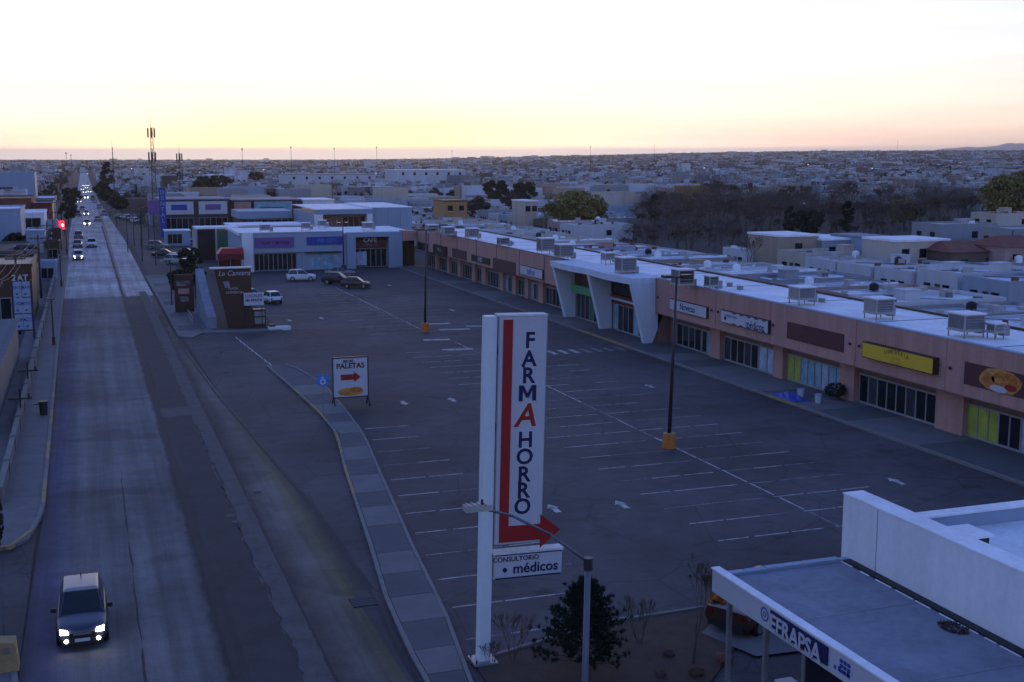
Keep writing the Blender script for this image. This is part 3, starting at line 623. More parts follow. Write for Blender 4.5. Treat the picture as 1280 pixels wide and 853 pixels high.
ellx(FX-.064, cy_, cz_, 1.75, .72, 'printed_food', 'bun'); ellx(FX-.078, cy_-.5, cz_+.12, 1.2, .46, 'printed_food', 'burger'); ellx(FX-.078, cy_+.95, cz_-.05, .5, .42, 'printed_food', 'burger')
ellx(FX-.092, cy_+.05, cz_-.46, .75, .2, 'printed_plate', 'sign_white'); ellx(FX-.092, cy_+.1, cz_+.02, .34, .16, 'printed_food', 'bun')
ellx(FX-.092, cy_-.9, cz_-.25, .5, .2, 'printed_food', 'red')
# far fascia signs
s, a, b, z0, z1 = fsign(650, 331, 678, 350, 'sign_white'); letters(s, 'telhor', 1.15, (FX-.235, (a+b)/2, (z0+z1)/2), 'blue', FACE_X, .012, .006)
fsign(616, 322, 644, 345, 'maroon', 'maroon', .05)
s, a, b, z0, z1 = fsign(589, 318, 612, 332, 'black', 'maroon', .1); letters(s, 'A·BC', .9, (FX-.115, (a+b)/2, (z0+z1)/2), 'sign_white', FACE_X, .01, .006)
fsign(565, 310, 583, 326, 'maroon', 'maroon', .05)
s, a, b, z0, z1 = fsign(541, 305, 557, 320, 'black', 'brown', .3); letters(s, 'OPTICA', .7, (FX-.315, (a+b)/2, (z0+z1)/2), 'line_paint', FACE_X, .0, .006)
s, a, b, z0, z1 = fsign(522, 302, 534, 314, 'black', 'brown', .15)
# ---- white folded portico with slanting fins
for i, yy in enumerate((101.2, 111.5, 121.2)):
    prof = [(47.5, yy, 5.75), (50.9, yy, 5.75), (50.9, yy, 3.1), (49.75, yy, .15), (48.9, yy, .15)] if i == 0 else [(47.55, yy, 5.75), (50.15, yy, 5.75), (50.15, yy, .15), (48.95, yy, .15)]
    MB().prism(prof[::-1], (0, .6, 0)).build('fin', M['portico_white'], mall)
for a, b in ((101.2, 111.5), (111.5, 122.0)):
    mid = (a+b)/2
    MB().prism([(47.45, a, 5.75), (47.45, b, 5.75), (47.1, mid+1.2, 5.75), (47.1, mid-1.2, 5.75)], (0, 0, .62)).build('folded_beam', M['portico_white'], mall)
    MB().box(47.452, a, 5.76, 50.9, b-.01, 6.33).build('portico_roof', M['portico_white'], mall)
    MB().box(50.0, a+.75, 3.9, 50.2, b-.1, 5.6).build('sign_board', M['black' if a < 110 else 'maroon'], mall)
MB().box(49.5, 112.6, 3.0, 50.2, 120.9, 3.85).build('green_awning', M['green'], mall)
for k in range(3): MB().box(49.95-.05*k, 102.3, 2.9+k*.33, 50.2, 111.2, 3.14+k*.33).build('striped_panel', M['dark_red' if k % 2 == 0 else 'sign_white'], mall)
letters(mall, 'KOKO', .9, (49.99, 105.6, 4.75), 'sign_white', FACE_X, .01, .01); letters(mall, 'OLIVO', .8, (49.99, 116, 4.75), 'yellow', FACE_X, .0, .01)
shopfront(102.7, 111.2, 7, [D, D, PT, D], 2.75, 50.25); shopfront(112.7, 120.9, 7, [D, D, D, 'dark_green'], 2.9, 50.25)
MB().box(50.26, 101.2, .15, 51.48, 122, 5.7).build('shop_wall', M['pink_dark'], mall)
# ---- rooftop coolers
def cooler(x, y, w_, d_, h_, z, label, kind=0):
    t = thing('rooftop_cooler', label, 'cooler', (x, y, z), 'evaporative coolers on the strip mall roof')
    MB().box(x-w_/2-.05, y-d_/2-.05, z+.42, x+w_/2+.05, y+d_/2+.05, z+.5).build('drip_pan', M['cooler'], t)
    bd = MB().box(x-w_/2, y-d_/2, z+.5, x+w_/2, y+d_/2, z+.5+h_).build('body', M['cooler'], t)
    MB().box(x-w_/2-.06, y-d_/2-.06, z+.5+h_, x+w_/2+.06, y+d_/2+.06, z+.58+h_).build('lid', M['roof_white'], t)
    MB().box(x-w_/2-.02, y-d_/2+.1, z+.6, x-w_/2, y+d_/2-.1, z+.42+h_).build('louver_panel', M['louver' if kind else 'metal_grey'], bd)
    MB().box(x-w_/2+.1, y-d_/2-.02, z+.6, x+w_/2-.1, y-d_/2, z+.42+h_).build('louver_panel', M['louver' if kind != 1 else 'metal_dark'], bd)
    for k in range(4):
        zz = z+.66+k*(h_-.3)/4
        MB().box(x-w_/2+.12, y-d_/2-.035, zz, x+w_/2-.12, y-d_/2-.02, zz+.05).build('louver', M['metal_grey'], bd)
    for sx in (-1, 1):
        for sy in (-1, 1): MB().box(x+sx*(w_/2-.06)-.03, y+sy*(d_/2-.06)-.03, z, x+sx*(w_/2-.06)+.03, y+sy*(d_/2-.06)+.03, z+.42).build('leg', M['metal_grey'], t)
    MB().box(x+w_/2-.0, y-.25, z+.2, x+w_/2+.5, y+.25, z+.9).build('duct', M['metal_grey'], t)
for px, py, w_, d_, h_, lb, kd in (
    (853, 362, 1.5, 1.5, 1.25, 'rooftop cooler on stilts above the white portico end of the strip mall', 1), (889, 364, .9, 1.0, .8, 'small rooftop cooler left of the round roof vent on the mall', 1),
    (1002, 381, 1.5, 1.5, .9, 'rooftop cooler above the blank maroon panel of the mall', 0), (1098, 399, 1.5, 1.5, 1.0, 'rooftop cooler with torn side pads above the yellow shop sign', 0),
    (1207, 421, 1.6, 1.6, 1.0, 'rooftop cooler with open dark side near the burger sign', 2), (1244, 424, .8, .8, .5, 'small low rooftop cooler beside the open cooler at the right edge', 2),
    (782, 345, 1.6, 1.6, 1.3, 'dark louvred rooftop cooler behind the white portico', 2), (705, 326, 1.7, 1.7, 1.3, 'wide rooftop cooler above the blue-lettered white sign', 2), (682, 318, 1.7, 1.7, 1.4, 'tall rooftop cooler left of the wide one above the white sign', 2),
    (629, 310, 1.3, 1.3, .8, 'small dark rooftop cooler near the middle of the far mall roof', 1), (590, 300, 1.6, 1.6, 1.1, 'pale rooftop cooler third from the far end of the mall', 0), (560, 297, 1.6, 1.6, 1.0, 'pale rooftop cooler second from the far end of the mall', 0), (540, 294, 1.6, 1.6, 1.0, 'pale rooftop cooler at the far end of the mall roof', 0),
    (760, 330, 1.2, 1.2, .7, 'low grey rooftop box between the wide cooler and the portico', 0)):
    q = G(px, py, 6.05); cooler(q.x, q.y, w_, d_, h_, 6.05, lb, kd)
for px, py, lb in ((912, 358, 'round white roof vent on the mall above the clinic sign'), (925, 362, 'low round roof vent right of the taller vent'), (1027, 378, 'round roof vent beside the cooler over the maroon panel'), (640, 306, 'slim white roof vent beside the small dark cooler')):
    q = G(px, py, 6.05); t = thing('roof_vent', lb, 'vent', (q.x, q.y, 6.05), 'roof vents on the mall')
    MB().tube((q.x, q.y, 6.05), (q.x, q.y, 6.4), .28, .28, 12).build('pipe', M['metal_grey'], t); MB().tube((q.x, q.y, 6.42), (q.x, q.y, 6.55), .5, .35, 14).build('hood', M['roof_white'], t)
# planters and clutter on the walkway
t = thing('planter', 'dark round shrub in a pot beside the poster window of the mall', 'planter', (50.4, 72.6, .15))
MB().tube((50.4, 72.6, .15), (50.4, 72.6, .5), .3, .4, 12).build('pot', M['concrete_dark'], t)
def leaf_blob(mb, c, rx, ry, rz, n, s, rg, flat=.0):
    for _ in range(n):
        while True:
            u = Vector((rg.uniform(-1, 1), rg.uniform(-1, 1), rg.uniform(-1, 1)))
            if .25 < u.length < 1: break
        u = u.normalized()*(u.length**.4)
        p = Vector((c[0]+u.x*rx, c[1]+u.y*ry, c[2]+u.z*rz)); a = Vector((rg.gauss(0, 1), rg.gauss(0, 1), rg.gauss(0, 1))).normalized(); b = a.cross(Vector((rg.gauss(0, 1), rg.gauss(0, 1), rg.gauss(0, 1)))).normalized()
        k = s*rg.uniform(.6, 1.4); mb.add([p-a*k, p+b*k*.6, p+a*k, p-b*k*.6], [(0, 1, 2, 3)])
mbl = MB(); leaf_blob(mbl, (50.4, 72.6, .85), .75, .75, .5, 500, .1, random.Random(3)); mbl.build('foliage', M['leaf_dark'], t)
t = thing('tarpaulin_bundle', 'blue tarpaulin bundle lying at the mall kerb', 'tarpaulin', (47.6, 74.2, .16))
mbt = MB(); rg = random.Random(8); nn = 9
vs_ = [(46.9+1.6*i/(nn-1), 72.6+3.4*j/(nn-1), .17+.28*math.sin(math.pi*i/(nn-1))*math.sin(math.pi*j/(nn-1))*(.5+rg.random())) for j in range(nn) for i in range(nn)]
mbt.add(vs_, [(j*nn+i, j*nn+i+1, (j+1)*nn+i+1, (j+1)*nn+i) for j in range(nn-1) for i in range(nn-1)]); mbt.build('cover', M['blue'], t)
for x, y, lb in ((48.4, 74.0, 'white bucket standing behind the blue tarpaulin'), (48.5, 71.9, 'white bucket nearest the shrub pot')):
    t = thing('bucket', lb, 'bucket', (x, y, .15)); MB().tube((x, y, .15), (x, y, .75), .2, .26, 12).build('body', M['sign_white'], t); MB().tube((x, y, .75), (x, y, .79), .28, .28, 12).build('rim', M['wall_bluewhite'], t)
# ================================================================== pale blue store closing the lot
def winset(parent, x0, x1, y, z0, z1, n, pane='glass_dark', dy=-1, name='shopfront_frame', fm='mullion'):
    """glazing in a wall facing -Y (dy=-1)"""
    s = MB().box(x0, y-.10, z0-.1, x1, y-.002, z0).box(x0, y-.10, z1, x1, y-.002, z1+.1).build(name, M[fm], parent); st = (x1-x0)/n
    for k in range(n+1): piece('mullion', ud, s, (x0+st*k, y-.05, z0), (.09, .1, z1-z0))
    for k in range(n): MB().box(x0+st*k+.045, y-.05, z0, x0+st*(k+1)-.045, y-.02, z1).build('pane', M[pane], s)
    return s
t = thing('pale_blue_store', 'pale blue flat-roofed store with purple and blue signs closing the parking lot', 'building', (30, 190, 0))
MB().box(22.3, 188.4, 0, 39.6, 208, 5.55).build('wall', M['wall_bluewhite'], t)
MB().box(22.2, 188.0, 2.9, 38.0, 188.4, 6.0).build('fascia', M['wall_bluewhite'], t)
MB().box(22.2, 187.6, 0, 23.9, 188.4, 6.02).build('pier', M['wall_white'], t); MB().box(31.5, 188.1, 0, 38.0, 188.39, 2.9).build('pier', M['wall_bluewhite'], t)
MB().box(22.2, 188.4, 5.55, 39.6, 208, 5.7).build('roof', M['roof_white'], t)
MB().box(21.9, 188.5, 5.6, 22.3, 208, 6.0).build('parapet', M['wall_white'], t)
MB().box(22.0, 187.9, 6.0, 38.1, 188.5, 6.1).build('coping', M['roof_white'], t)
s = MB().box(24.2, 187.85, 3.65, 30.2, 187.99, 5.25).build('shop_sign', M['purple'], t); letters(s, 'TELAS Y MODAS', .62, (27.2, 187.84, 4.4), 'navy', bold=.01)
s = MB().box(32.2, 187.85, 3.95, 38.0, 187.99, 5.2).build('shop_sign', M['blue'], t); letters(s, 'PIEL·CITY', .75, (35.4, 187.84, 4.6), 'sky_blue', bold=.015)
MB().box(31.8, 187.4, 2.75, 37.6, 188.1, 2.9).build('canopy', M['metal_dark'], t)
winset(t, 24.1, 30.6, 188.4, .2, 2.7, 9, 'glass_dark'); winset(t, 32.4, 37.4, 188.1, .2, 2.5, 5, 'glass_poster')
t = thing('portal_store', 'recessed dark shopfront framed by a pale portal between the blue store and the mall', 'building', (43, 190, 0))
MB().box(39.62, 189.6, 0, 50.0, 207, 5.5).build('wall', M['brown'], t)
MB().box(38.6, 188.0, 0, 40.0, 189.6, 5.75).box(45.4, 188.0, 0, 47.6, 189.6, 5.75).box(40.0, 188.0, 5.0, 45.4, 189.6, 5.75).build('portal_frame', M['wall_bluewhite'], t)
MB().box(38.6, 189.6, 5.5, 50, 207, 5.62).build('roof', M['roof_white'], t); MB().box(47.6, 187.6, 4.3, 49.9, 190, 5.9).build('corner_fascia', M['pink_wall'], t)
s = MB().box(40.1, 189.3, 3.2, 45.3, 189.58, 4.95).build('sign_board', M['maroon'], t); letters(s, 'CAFE', .95, (42.6, 189.28, 4.4), 'sign_white', bold=.02); letters(s, 'DEPORTES', .55, (42.7, 189.28, 3.65), 'line_faded', bold=.01)
winset(t, 40.1, 45.3, 189.58, .2, 3.0, 6); MB().box(40.3, 189.3, .4, 42.0, 189.42, 2.6).build('window_poster', M['poster_blue'], t)
t = thing('white_warehouse_store', 'large blocky white store with a lit display window behind the pale blue store', 'building', (52, 236, 0))
MB().box(53.5, 236, 0, 61.8, 262, 7.6).build('wall', M['wall_bluewhite'], t); MB().box(42.2, 237, 0, 53.5, 262, 6.6).build('wall', M['wall_bluewhite'], t)
MB().box(42.2, 235, 6.5, 53.5, 237, 7.4).build('fascia', M['wall_bluewhite'], t); MB().box(42.0, 234.9, 7.4, 53.5, 262, 7.55).build('roof', M['roof_white'], t); MB().box(53.4, 235.9, 7.6, 62, 262, 7.75).build('roof', M['roof_white'], t)
MB().box(52.4, 235, 0, 53.48, 236.9, 6.5).box(42.2, 235, 0, 43.6, 236.9, 6.5).build('portal_pier', M['wall_white'], t)
winset(t, 43.7, 47.6, 237, 3.2, 6.2, 4, 'pink_dark'); winset(t, 47.8, 52.3, 237, 3.2, 5.9, 4, 'brown')
for k in range(3): MB().box(54.2+k*2.6, 235.95, .3, 54.24+k*2.6, 235.99, 7.4).build('panel_joint', M['metal_grey'], t)
for x, y, w_, lb in ((26.5, 193, 1.5, 'rooftop cooler on the left half of the pale blue store'), (33.5, 196, 1.3, 'rooftop cooler on the right half of the pale blue store'), (43.5, 195, 1.6, 'rooftop cooler above the recessed dark shopfront'), (37.5, 203, 1.2, 'small rooftop cooler at the back of the pale blue store')): cooler(x, y, w_, w_, .8, 5.7 if x < 39 else 5.62, lb, 2)
# red canopy kiosk, green kiosk, planters near the avenue
t = thing('red_canopy_stall', 'stall under a red canopy left of the pale blue store', 'stall', (20.5, 187, 0))
MB().prism([(18.2, 184.8, 3.1), (22.1, 184.8, 3.1), (22.1, 185.2, 3.9), (19, 185.6, 3.9)], (0, 2.6, 0)).build('canopy', M['red'], t)
MB().box(18.2, 184.78, 2.2, 22.1, 184.84, 3.1).build('canopy_skirt', M['dark_red'], t); MB().box(18.6, 187, .1, 21.9, 188, 2.9).build('back_panel', M['dark_red'], t)
for q in (18.3, 20.1, 22.0): MB().tube((q, 184.9, 0), (q, 184.9, 3.1), .05, n=6).build('post', M['metal_grey'], t)
t = thing('dark_kiosk', 'dark square kiosk with pale trim behind the red canopy', 'kiosk', (19, 214, 0))
MB().box(17.6, 212, 0, 20.6, 217, 5.4).build('wall', M['black'], t); MB().box(17.2, 211.9, 0, 17.6, 217, 5.6).box(20.6, 211.9, 0, 20.9, 217, 5.6).build('frame', M['cooler'], t); MB().box(17.2, 211.8, 5.4, 24.6, 217.2, 5.7).build('roof', M['roof_white'], t); MB().box(20.9, 212, 0, 24.4, 217, 5.0).build('side_wall', M['dark_green'], t)
for x, y, h, lb, c in ((24.8, 226, 5.2, 'small white-roofed shop behind the pale blue store', 'wall_white'), (32, 229, 5.0, 'low shop with blue awning behind the pale blue store', 'wall_bluewhite')):
    t = thing('small_shop', lb, 'building', (x, y, 0)); MB().box(x, y, 0, x+7, y+10, h-.3).build('wall', M[c], t); MB().box(x-.2, y-.4, h-.3, x+7.2, y+10.2, h).build('roof', M['roof_white'], t); winset(t, x+.5, x+6.5, y, .3, 2.6, 5); MB().box(x+.2, y-1.0, 2.9, x+6.8, y-.02, 3.1).build('awning', M['blue' if x > 30 else 'metal_grey'], t)
# ================================================================== row of shops across the far forecourt
t = thing('twin_panel_store', 'dark store with two big white sign panels across the far forecourt', 'building', (23, 296, 0))
MB().box(16.2, 294, 0, 32.0, 312, 7.7).build('wall', M['metal_dark'], t); MB().box(16.0, 293.9, 7.7, 32.2, 312.2, 7.95).build('roof', M['roof_grey'], t)
for x in (17.2, 25.0):
    s = MB().box(x, 293.6, 4.3, x+6.6, 293.98, 7.3).build('sign_panel', M['sign_white'], t); MB().box(x+1.5, 293.55, 5.3, x+5.1, 293.59, 6.6).build('sign_print', M['blue' if x < 20 else 'purple'], s)
winset(t, 17.2, 23.8, 294, .2, 3.4, 5); winset(t, 25, 31.6, 294, .2, 3.4, 5)
t = thing('pink_panel_store', 'low store with a pink poster panel and pale green sign beyond the forecourt', 'building', (39, 300, 0))
MB().box(33.4, 299, 0, 50.0, 318, 7.2).build('wall', M['brown'], t); MB().box(33.2, 298.9, 7.2, 50.2, 318, 7.45).build('roof', M['roof_grey'], t)
MB().box(33.8, 298.7, 3.2, 37.8, 298.98, 6.9).build('sign_panel', M['pink_wall'], t); s = MB().box(38.6, 298.6, 3.0, 47.8, 298.98, 6.9).build('sign_panel', M['glass_poster'], t); MB().box(40, 298.55, 4.4, 45.5, 298.59, 5.6).build('sign_print', M['dark_green'], s); winset(t, 34, 47, 299, .2, 2.7, 9)
t = thing('cream_store', 'cream two-storey shop with a small upper window beside the pale green sign', 'building', (54, 300, 0))
MB().box(50.6, 300, 0, 58.5, 314, 7.0).build('wall', M['wall_white'], t); MB().box(50.4, 299.8, 7, 58.7, 314, 7.25).build('roof', M['roof_white'], t); winset(t, 54, 56.6, 300, 4.0, 5.4, 2); winset(t, 51.4, 57.8, 300, .3, 2.6, 5)
t = thing('blue_roof_store', 'wide shop with blue roof band and lit yellow shelves behind the pale blue store', 'building', (38, 262, 0))
MB().box(30.6, 262, 0, 41.6, 275, 5.4).build('wall', M['brown'], t); MB().box(30.4, 261.4, 4.6, 41.8, 275, 6.2).build('roof_band', M['wall_bluewhite'], t); winset(t, 31, 41, 262, 1.6, 4.3, 7, 'glass_dark'); MB().box(33, 261.8, 2.2, 38, 261.88, 3.6).build('lit_sign', M['bun'], t)
t = thing('blue_tower_sign', 'tall vertical blue sign tower with white letters beyond the forecourt', 'sign', (15.6, 278, 0))
MB().box(15.2, 278, 0, 16.6, 278.8, 11.0).build('cabinet', M['blue'], t)
for k, ch in enumerate('DENTAL'): letters(t, ch, 1.25, (15.9, 277.98, 9.9-k*1.25), 'wall_bluewhite', bold=.02)
MB().box(12.6, 278.2, 5.0, 15.2, 278.6, 8.2).build('side_panel', M['purple'], t)
t = thing('blue_booth', 'small blue booth with dark window below the blue sign tower', 'booth', (16, 252, 0))
MB().box(14.6, 250, 0, 19.4, 255, 2.9).build('wall', M['wall_bluewhite'], t); MB().box(14.4, 249.8, 2.9, 19.6, 255.2, 3.1).build('roof', M['roof_white'], t); winset(t, 15, 17.8, 250, .5, 2.3, 3)
# ================================================================== foreground pavilion, bottom right
NX, WX = 18.6, 23.72
t = thing('pharmacy_pavilion', 'flat-roofed glazed pavilion with white lettered fascia in the near right corner', 'building', (21, 28, 0))
MB().box(NX+.25, 16, 3.78, WX, 32.9, 3.98).build('roof', M['roof_grey'], t)
fs = MB().box(NX, 16, 3.45, NX+.24, 33.15, 4.2).build('fascia', M['sign_white'], t)
MB().box(NX-.03, 16, 4.2, NX+.28, 33.2, 4.25).build('coping', M['roof_white'], fs)
MB().box(NX+.25, 32.92, 3.45, WX-.05, 33.15, 4.04).build('rear_fascia', M['wall_bluewhite'], t)
for a_, b_ in ((.4, 1.1), (1.15, 1.9), (1.92, 3.3), (3.32, 4.7)): MB().box(NX+a_, 32.9, 4.04, NX+b_, 33.17, 4.065+.02*(a_ > 1.5)).build('flashing', M['wall_bluewhite'], t)
MB().box(WX-.32, 16, 3.98, WX-.02, 32.9, 4.05).build('gutter', M['black'], t)
yy_ = 16.5
while yy_ < 32.5:
    ln_ = rnd.uniform(.15, .9); MB().box(WX-.38, yy_, 3.98, WX-.335, yy_+ln_, 4.0).build('gutter_edge', M['roof_white'], t); yy_ += ln_+rnd.uniform(.1, .5)
for y in (19.5, 24.2, 28.9): MB().box(NX+.3, y, 3.982, WX-.45, y+.03, 3.99).build('membrane_seam', M['metal_grey'], t)
mll = MB(); leaf_blob(mll, (WX-.72, 26.9, 4.0), .35, .55, .02, 260, .05, random.Random(6)); mll.build('leaf_litter', M['dirt'], t)
# columns, glazing, floor, furniture
for y in (32.2, 30.0, 27.9, 25.9, 24.0): MB().box(NX+.05, y-.07, .1, NX+.19, y+.07, 3.45).build('column', M['metal_grey'], t)
MB().box(NX+.1, 16, .1, WX, 32.6, .16).build('floor', M['concrete_dark'], t)
for a, b in ((24.07, 25.83), (25.97, 27.83)): MB().box(NX+.10, a, .2, NX+.12, b, 3.44).build('pane', M['glass_dark'], t)
MB().box(NX+.12, 28.0, .17, NX+.3, 32.0, .75).build('low_wall', M['sign_white'], t); MB().box(NX+1.3, 26.5, .17, NX+1.9, 31.3, 1.0).build('counter', M['sign_white'], t); MB().box(NX+2.2, 26, .17, NX+2.9, 31, 1.3).build('shelf', M['brown'], t)
for k in range(6): MB().box(NX+2.15, 26.2+k*.8, 1.31, NX+2.6, 26.8+k*.8, 1.5+.1*(k % 2)).build('box_of_goods', M[('glass_poster', 'sign_white', 'bun')[k % 3]], t)
# lettering on the fascia (reads towards +X)
X = NX-.012
ya, yb = OX(964, 776, NX).y, OX(1029, 818, NX).y
MB().box(NX-.05, yb-.25, 3.6, NX-.002, ya, 4.13).build('lettering_backing', M['navy'], fs)
tm = text_mesh('EFRAPSA', .62, .012, 'sign_white', .012); wd_ = max(v.co.x for v in tm.vertices)-min(v.co.x for v in tm.vertices)
piece('lettering', tm, fs, (NX-.075, (ya+yb)/2, 3.78), ((ya-yb)*.97/wd_, 1.15, 1), FACE_X)
def ringx(yc, zc, r0, r1, m):
    rg_ = MB(); n = 18
    for i in range(n):
        a, b = 2*math.pi*i/n, 2*math.pi*(i+1)/n
        rg_.poly([(NX-.01, yc+r1*math.cos(a), zc+r1*math.sin(a)), (NX-.01, yc+r1*math.cos(b), zc+r1*math.sin(b)), (NX-.01, yc+r0*math.cos(b), zc+r0*math.sin(b)), (NX-.01, yc+r0*math.cos(a), zc+r0*math.sin(a))])
    rg_.build('round_emblem', M[m], fs)
ye = OX(956, 768, NX).y; ringx(ye, 3.86, .17, .22, 'blue'); ringx(ye, 3.86, .05, .09, 'blue')
MB().box(NX-.02, ye-.55, 3.62, NX-.004, ye-.45, 3.72).build('emblem_dot', M['navy'], fs)
for k in range(4): MB().box(NX-.02, yb-.62-k*.2, 3.66, NX-.004, yb-.53-k*.2, 3.76+.04*(k % 2)).build('small_mark', M['blue'], fs)
yg = OX(1056, 833, NX).y
for k in range(9): MB().box(NX-.02, yg-.25+.17*(k % 3), 3.66+.14*(k//3), NX-.004, yg-.13+.17*(k % 3), 3.76+.14*(k//3)).build('grid_mark', M['blue'], fs)
# high white wall and lower roof behind it
MB().box(WX, 14, 0, WX+.75, 33.45, 6.15).build('tall_wall', M['wall_white'], t)
MB().box(WX-.008, 31.55, 4.06, WX-.001, 31.575, 6.14).build('panel_joint', M['metal_grey'], t)
MB().box(WX-.02, 14, 6.15, WX+.78, 33.48, 6.2).build('tall_wall_coping', M['roof_white'], t)
MB().box(WX+.76, 14, 0, 36, 31.6, 5.2).build('main_block', M['wall_white'], t); MB().box(WX+.76, 14, 5.2, 36, 31.2, 5.3).build('main_roof', M['roof_white'], t)
MB().box(WX+.76, 31.2, 5.2, 36, 31.62, 5.78).build('rear_parapet', M['wall_bluewhite'], t); MB().box(WX+.76, 31.15, 5.78, 36, 31.7, 5.84).build('parapet_cap', M['roof_white'], t)
q = OX(1185, 668, WX+1.3)
t = thing('roof_hatch', 'small pale roof box behind the tall white wall of the pavilion', 'roof box', (WX+1.7, q.y, 5.3)); MB().box(WX+1.2, q.y-.7, 5.3, WX+2.3, q.y+.3, 5.75).build('body', M['metal_dark'], t); MB().box(WX+1.1, q.y-.8, 5.75, WX+2.4, q.y+.4, 5.83).build('lid', M['roof_white'], t)
# ================================================================== vehicles
def bevelled(mb, wd, seg=3):
    me = mb.mesh('tmp', M['paint']); bm = bmesh.new(); bm.from_mesh(me); bmesh.ops.remove_doubles(bm, verts=bm.verts, dist=1e-5)
    bmesh.ops.bevel(bm, geom=[e for e in bm.edges if not e.is_boundary], offset=wd, segments=seg, affect='EDGES', profile=.5)
    o = MB(); bm.verts.index_update(); o.v = [tuple(v.co) for v in bm.verts]; o.f = [tuple(v.index for v in f.verts) for f in bm.faces]; o.m = [0]*len(o.f); bm.free(); bpy.data.meshes.remove(me); return o
lit = {}
def car_proto(kind):
    """front towards -Y, origin on the ground at the centre"""
    L_, W_, H_ = dict(suv=(4.2, 1.76, 1.66), sedan=(4.5, 1.76, 1.45), pickup=(5.3, 1.9, 1.80), hatch=(3.9, 1.7, 1.5))[kind]
    t = bpy.data.objects.new('car', None); COL.objects.link(t); ORG[t.name] = (0, 0, 0)
    hw = W_/2; f = -L_/2; r = L_/2; belt = H_*.60; hood = belt-.04
    def ring(y, zb, zt, w, tw=.9):
        return [(-w*.88, y, zb), (-w, y, zb+.14), (-w, y, zt-.26), (-w*.985, y, zt-.12), (-w*tw, y, zt), (-w*.45, y, zt+.025), (w*.45, y, zt+.025), (w*tw, y, zt), (w*.985, y, zt-.12), (w, y, zt-.26), (w, y, zb+.14), (w*.88, y, zb)]
    if kind == 'sedan': st = [(f, .32, hood-.30, hw*.72), (f+.10, .22, hood-.16, hw*.88), (f+.45, .2, hood-.08, hw*.97), (f+1.25, .2, hood+.0, hw), (f+1.5, .2, belt, hw), (0, .2, belt+.01, hw), (r-1.1, .2, belt+.03, hw), (r-.75, .2, belt+.03, hw*.98), (r-.12, .24, belt-.02, hw*.92), (r, .34, belt-.14, hw*.8)]
    elif kind == 'pickup': st = [(f, .42, hood-.22, hw*.82), (f+.1, .34, hood-.1, hw*.93), (f+.5, .3, hood-.03, hw), (f+1.3, .3, hood+.02, hw), (f+1.5, .3, belt, hw), (.6, .3, belt, hw), (.62, .3, belt-.06, hw), (r-.1, .34, belt-.06, hw), (r, .42, belt-.08, hw*.95)]
    else: st = [(f, .36, hood-.30, hw*.74), (f+.10, .26, hood-.14, hw*.9), (f+.42, .24, hood-.06, hw*.98), (f+1.05, .24, hood+.02, hw), (f+1.25, .24, belt, hw), (0, .24, belt+.02, hw), (r-.55, .24, belt+.06, hw), (r-.1, .28, belt+.04, hw*.95), (r, .36, belt-.16, hw*.86)]
    mb = MB(); rings = [ring(*s) for s in st]; n = 12
    for rg in rings: mb.v += rg
    for k in range(len(rings)-1):
        for i in range(n-1): mb.f.append((k*n+i, (k+1)*n+i, (k+1)*n+i+1, k*n+i+1)); mb.m.append(0)
    mb.f.append(tuple(range(n))); mb.m.append(0); e = (len(rings)-1)*n; mb.f.append(tuple(range(e+n-1, e-1, -1))); mb.m.append(0)
    body = mb.build('body', M['paint'], t, True)
    if kind in ('suv',): sm_ = body.modifiers.new('round', 'SUBSURF'); sm_.levels = 1; sm_.render_levels = 2
    try: body.data.set_sharp_from_angle(angle=R_(38))
    except Exception: pass
    # cabin
    c0, c1, c2, c3 = dict(suv=(f+1.05, f+1.85, r-.55, r-.12), hatch=(f+.95, f+1.7, r-.7, r-.12), sedan=(f+1.3, f+2.1, r-1.45, r-.75), pickup=(f+1.35, f+2.0, .35, .6))[kind]
    wb, wt = hw*.90, hw*.70; zt = H_-.03; zb = belt-.02
    b4 = [(-wb, c0, zb), (wb, c0, zb), (wb, c3, zb+.03), (-wb, c3, zb+.03)]; t4 = [(-wt, c1, zt-.03), (wt, c1, zt-.03), (wt, c2, zt-.02), (-wt, c2, zt-.02)]
    cb = MB().add(b4+t4, [(0, 1, 5, 4), (1, 2, 6, 5), (2, 3, 7, 6), (3, 0, 4, 7), (4, 5, 6, 7)])
    cab = bevelled(cb, .09).build('cabin', M['paint'], t, True)
    bevelled(MB().add([(-wt, c1, zt-.03), (wt, c1, zt-.03), (wt, c2, zt-.02), (-wt, c2, zt-.02), (-wt*.86, c1+.2, zt+.03), (wt*.86, c1+.2, zt+.03), (wt*.86, c2-.2, zt+.03), (-wt*.86, c2-.2, zt+.03)], [(0, 1, 5, 4), (1, 2, 6, 5), (2, 3, 7, 6), (3, 0, 4, 7), (4, 5, 6, 7)]), .05).build('roof', M['paint'], t, True)
    def panel(name, q, off, ins=.06, m='glass_dark'):
        q = [Vector(p) for p in q]; c = sum(q, Vector())/4; nn_ = (q[1]-q[0]).cross(q[3]-q[0]).normalized()
        if nn_.dot(c-Vector((0, 0, .6))) < 0: nn_ = -nn_
        q = [p+(c-p)*ins+nn_*off for p in q]; return MB().prism(q, nn_*.006).build(name, M[m], cab)
    v = [Vector(p) for p in b4+t4]
    panel('windscreen', (v[0], v[1], v[5], v[4]), .004, .10); panel('rear_window', (v[2], v[3], v[7], v[6]), .004, .12)
    for a, b, c, d in ((1, 2, 6, 5), (3, 0, 4, 7)):
        m0 = (v[a]+v[b])/2; m1 = (v[c]+v[d])/2
        panel('side_window', (v[a], m0, m1, v[d]), .004, .10); panel('side_window', (m0, v[b], v[c], m1), .004, .10)
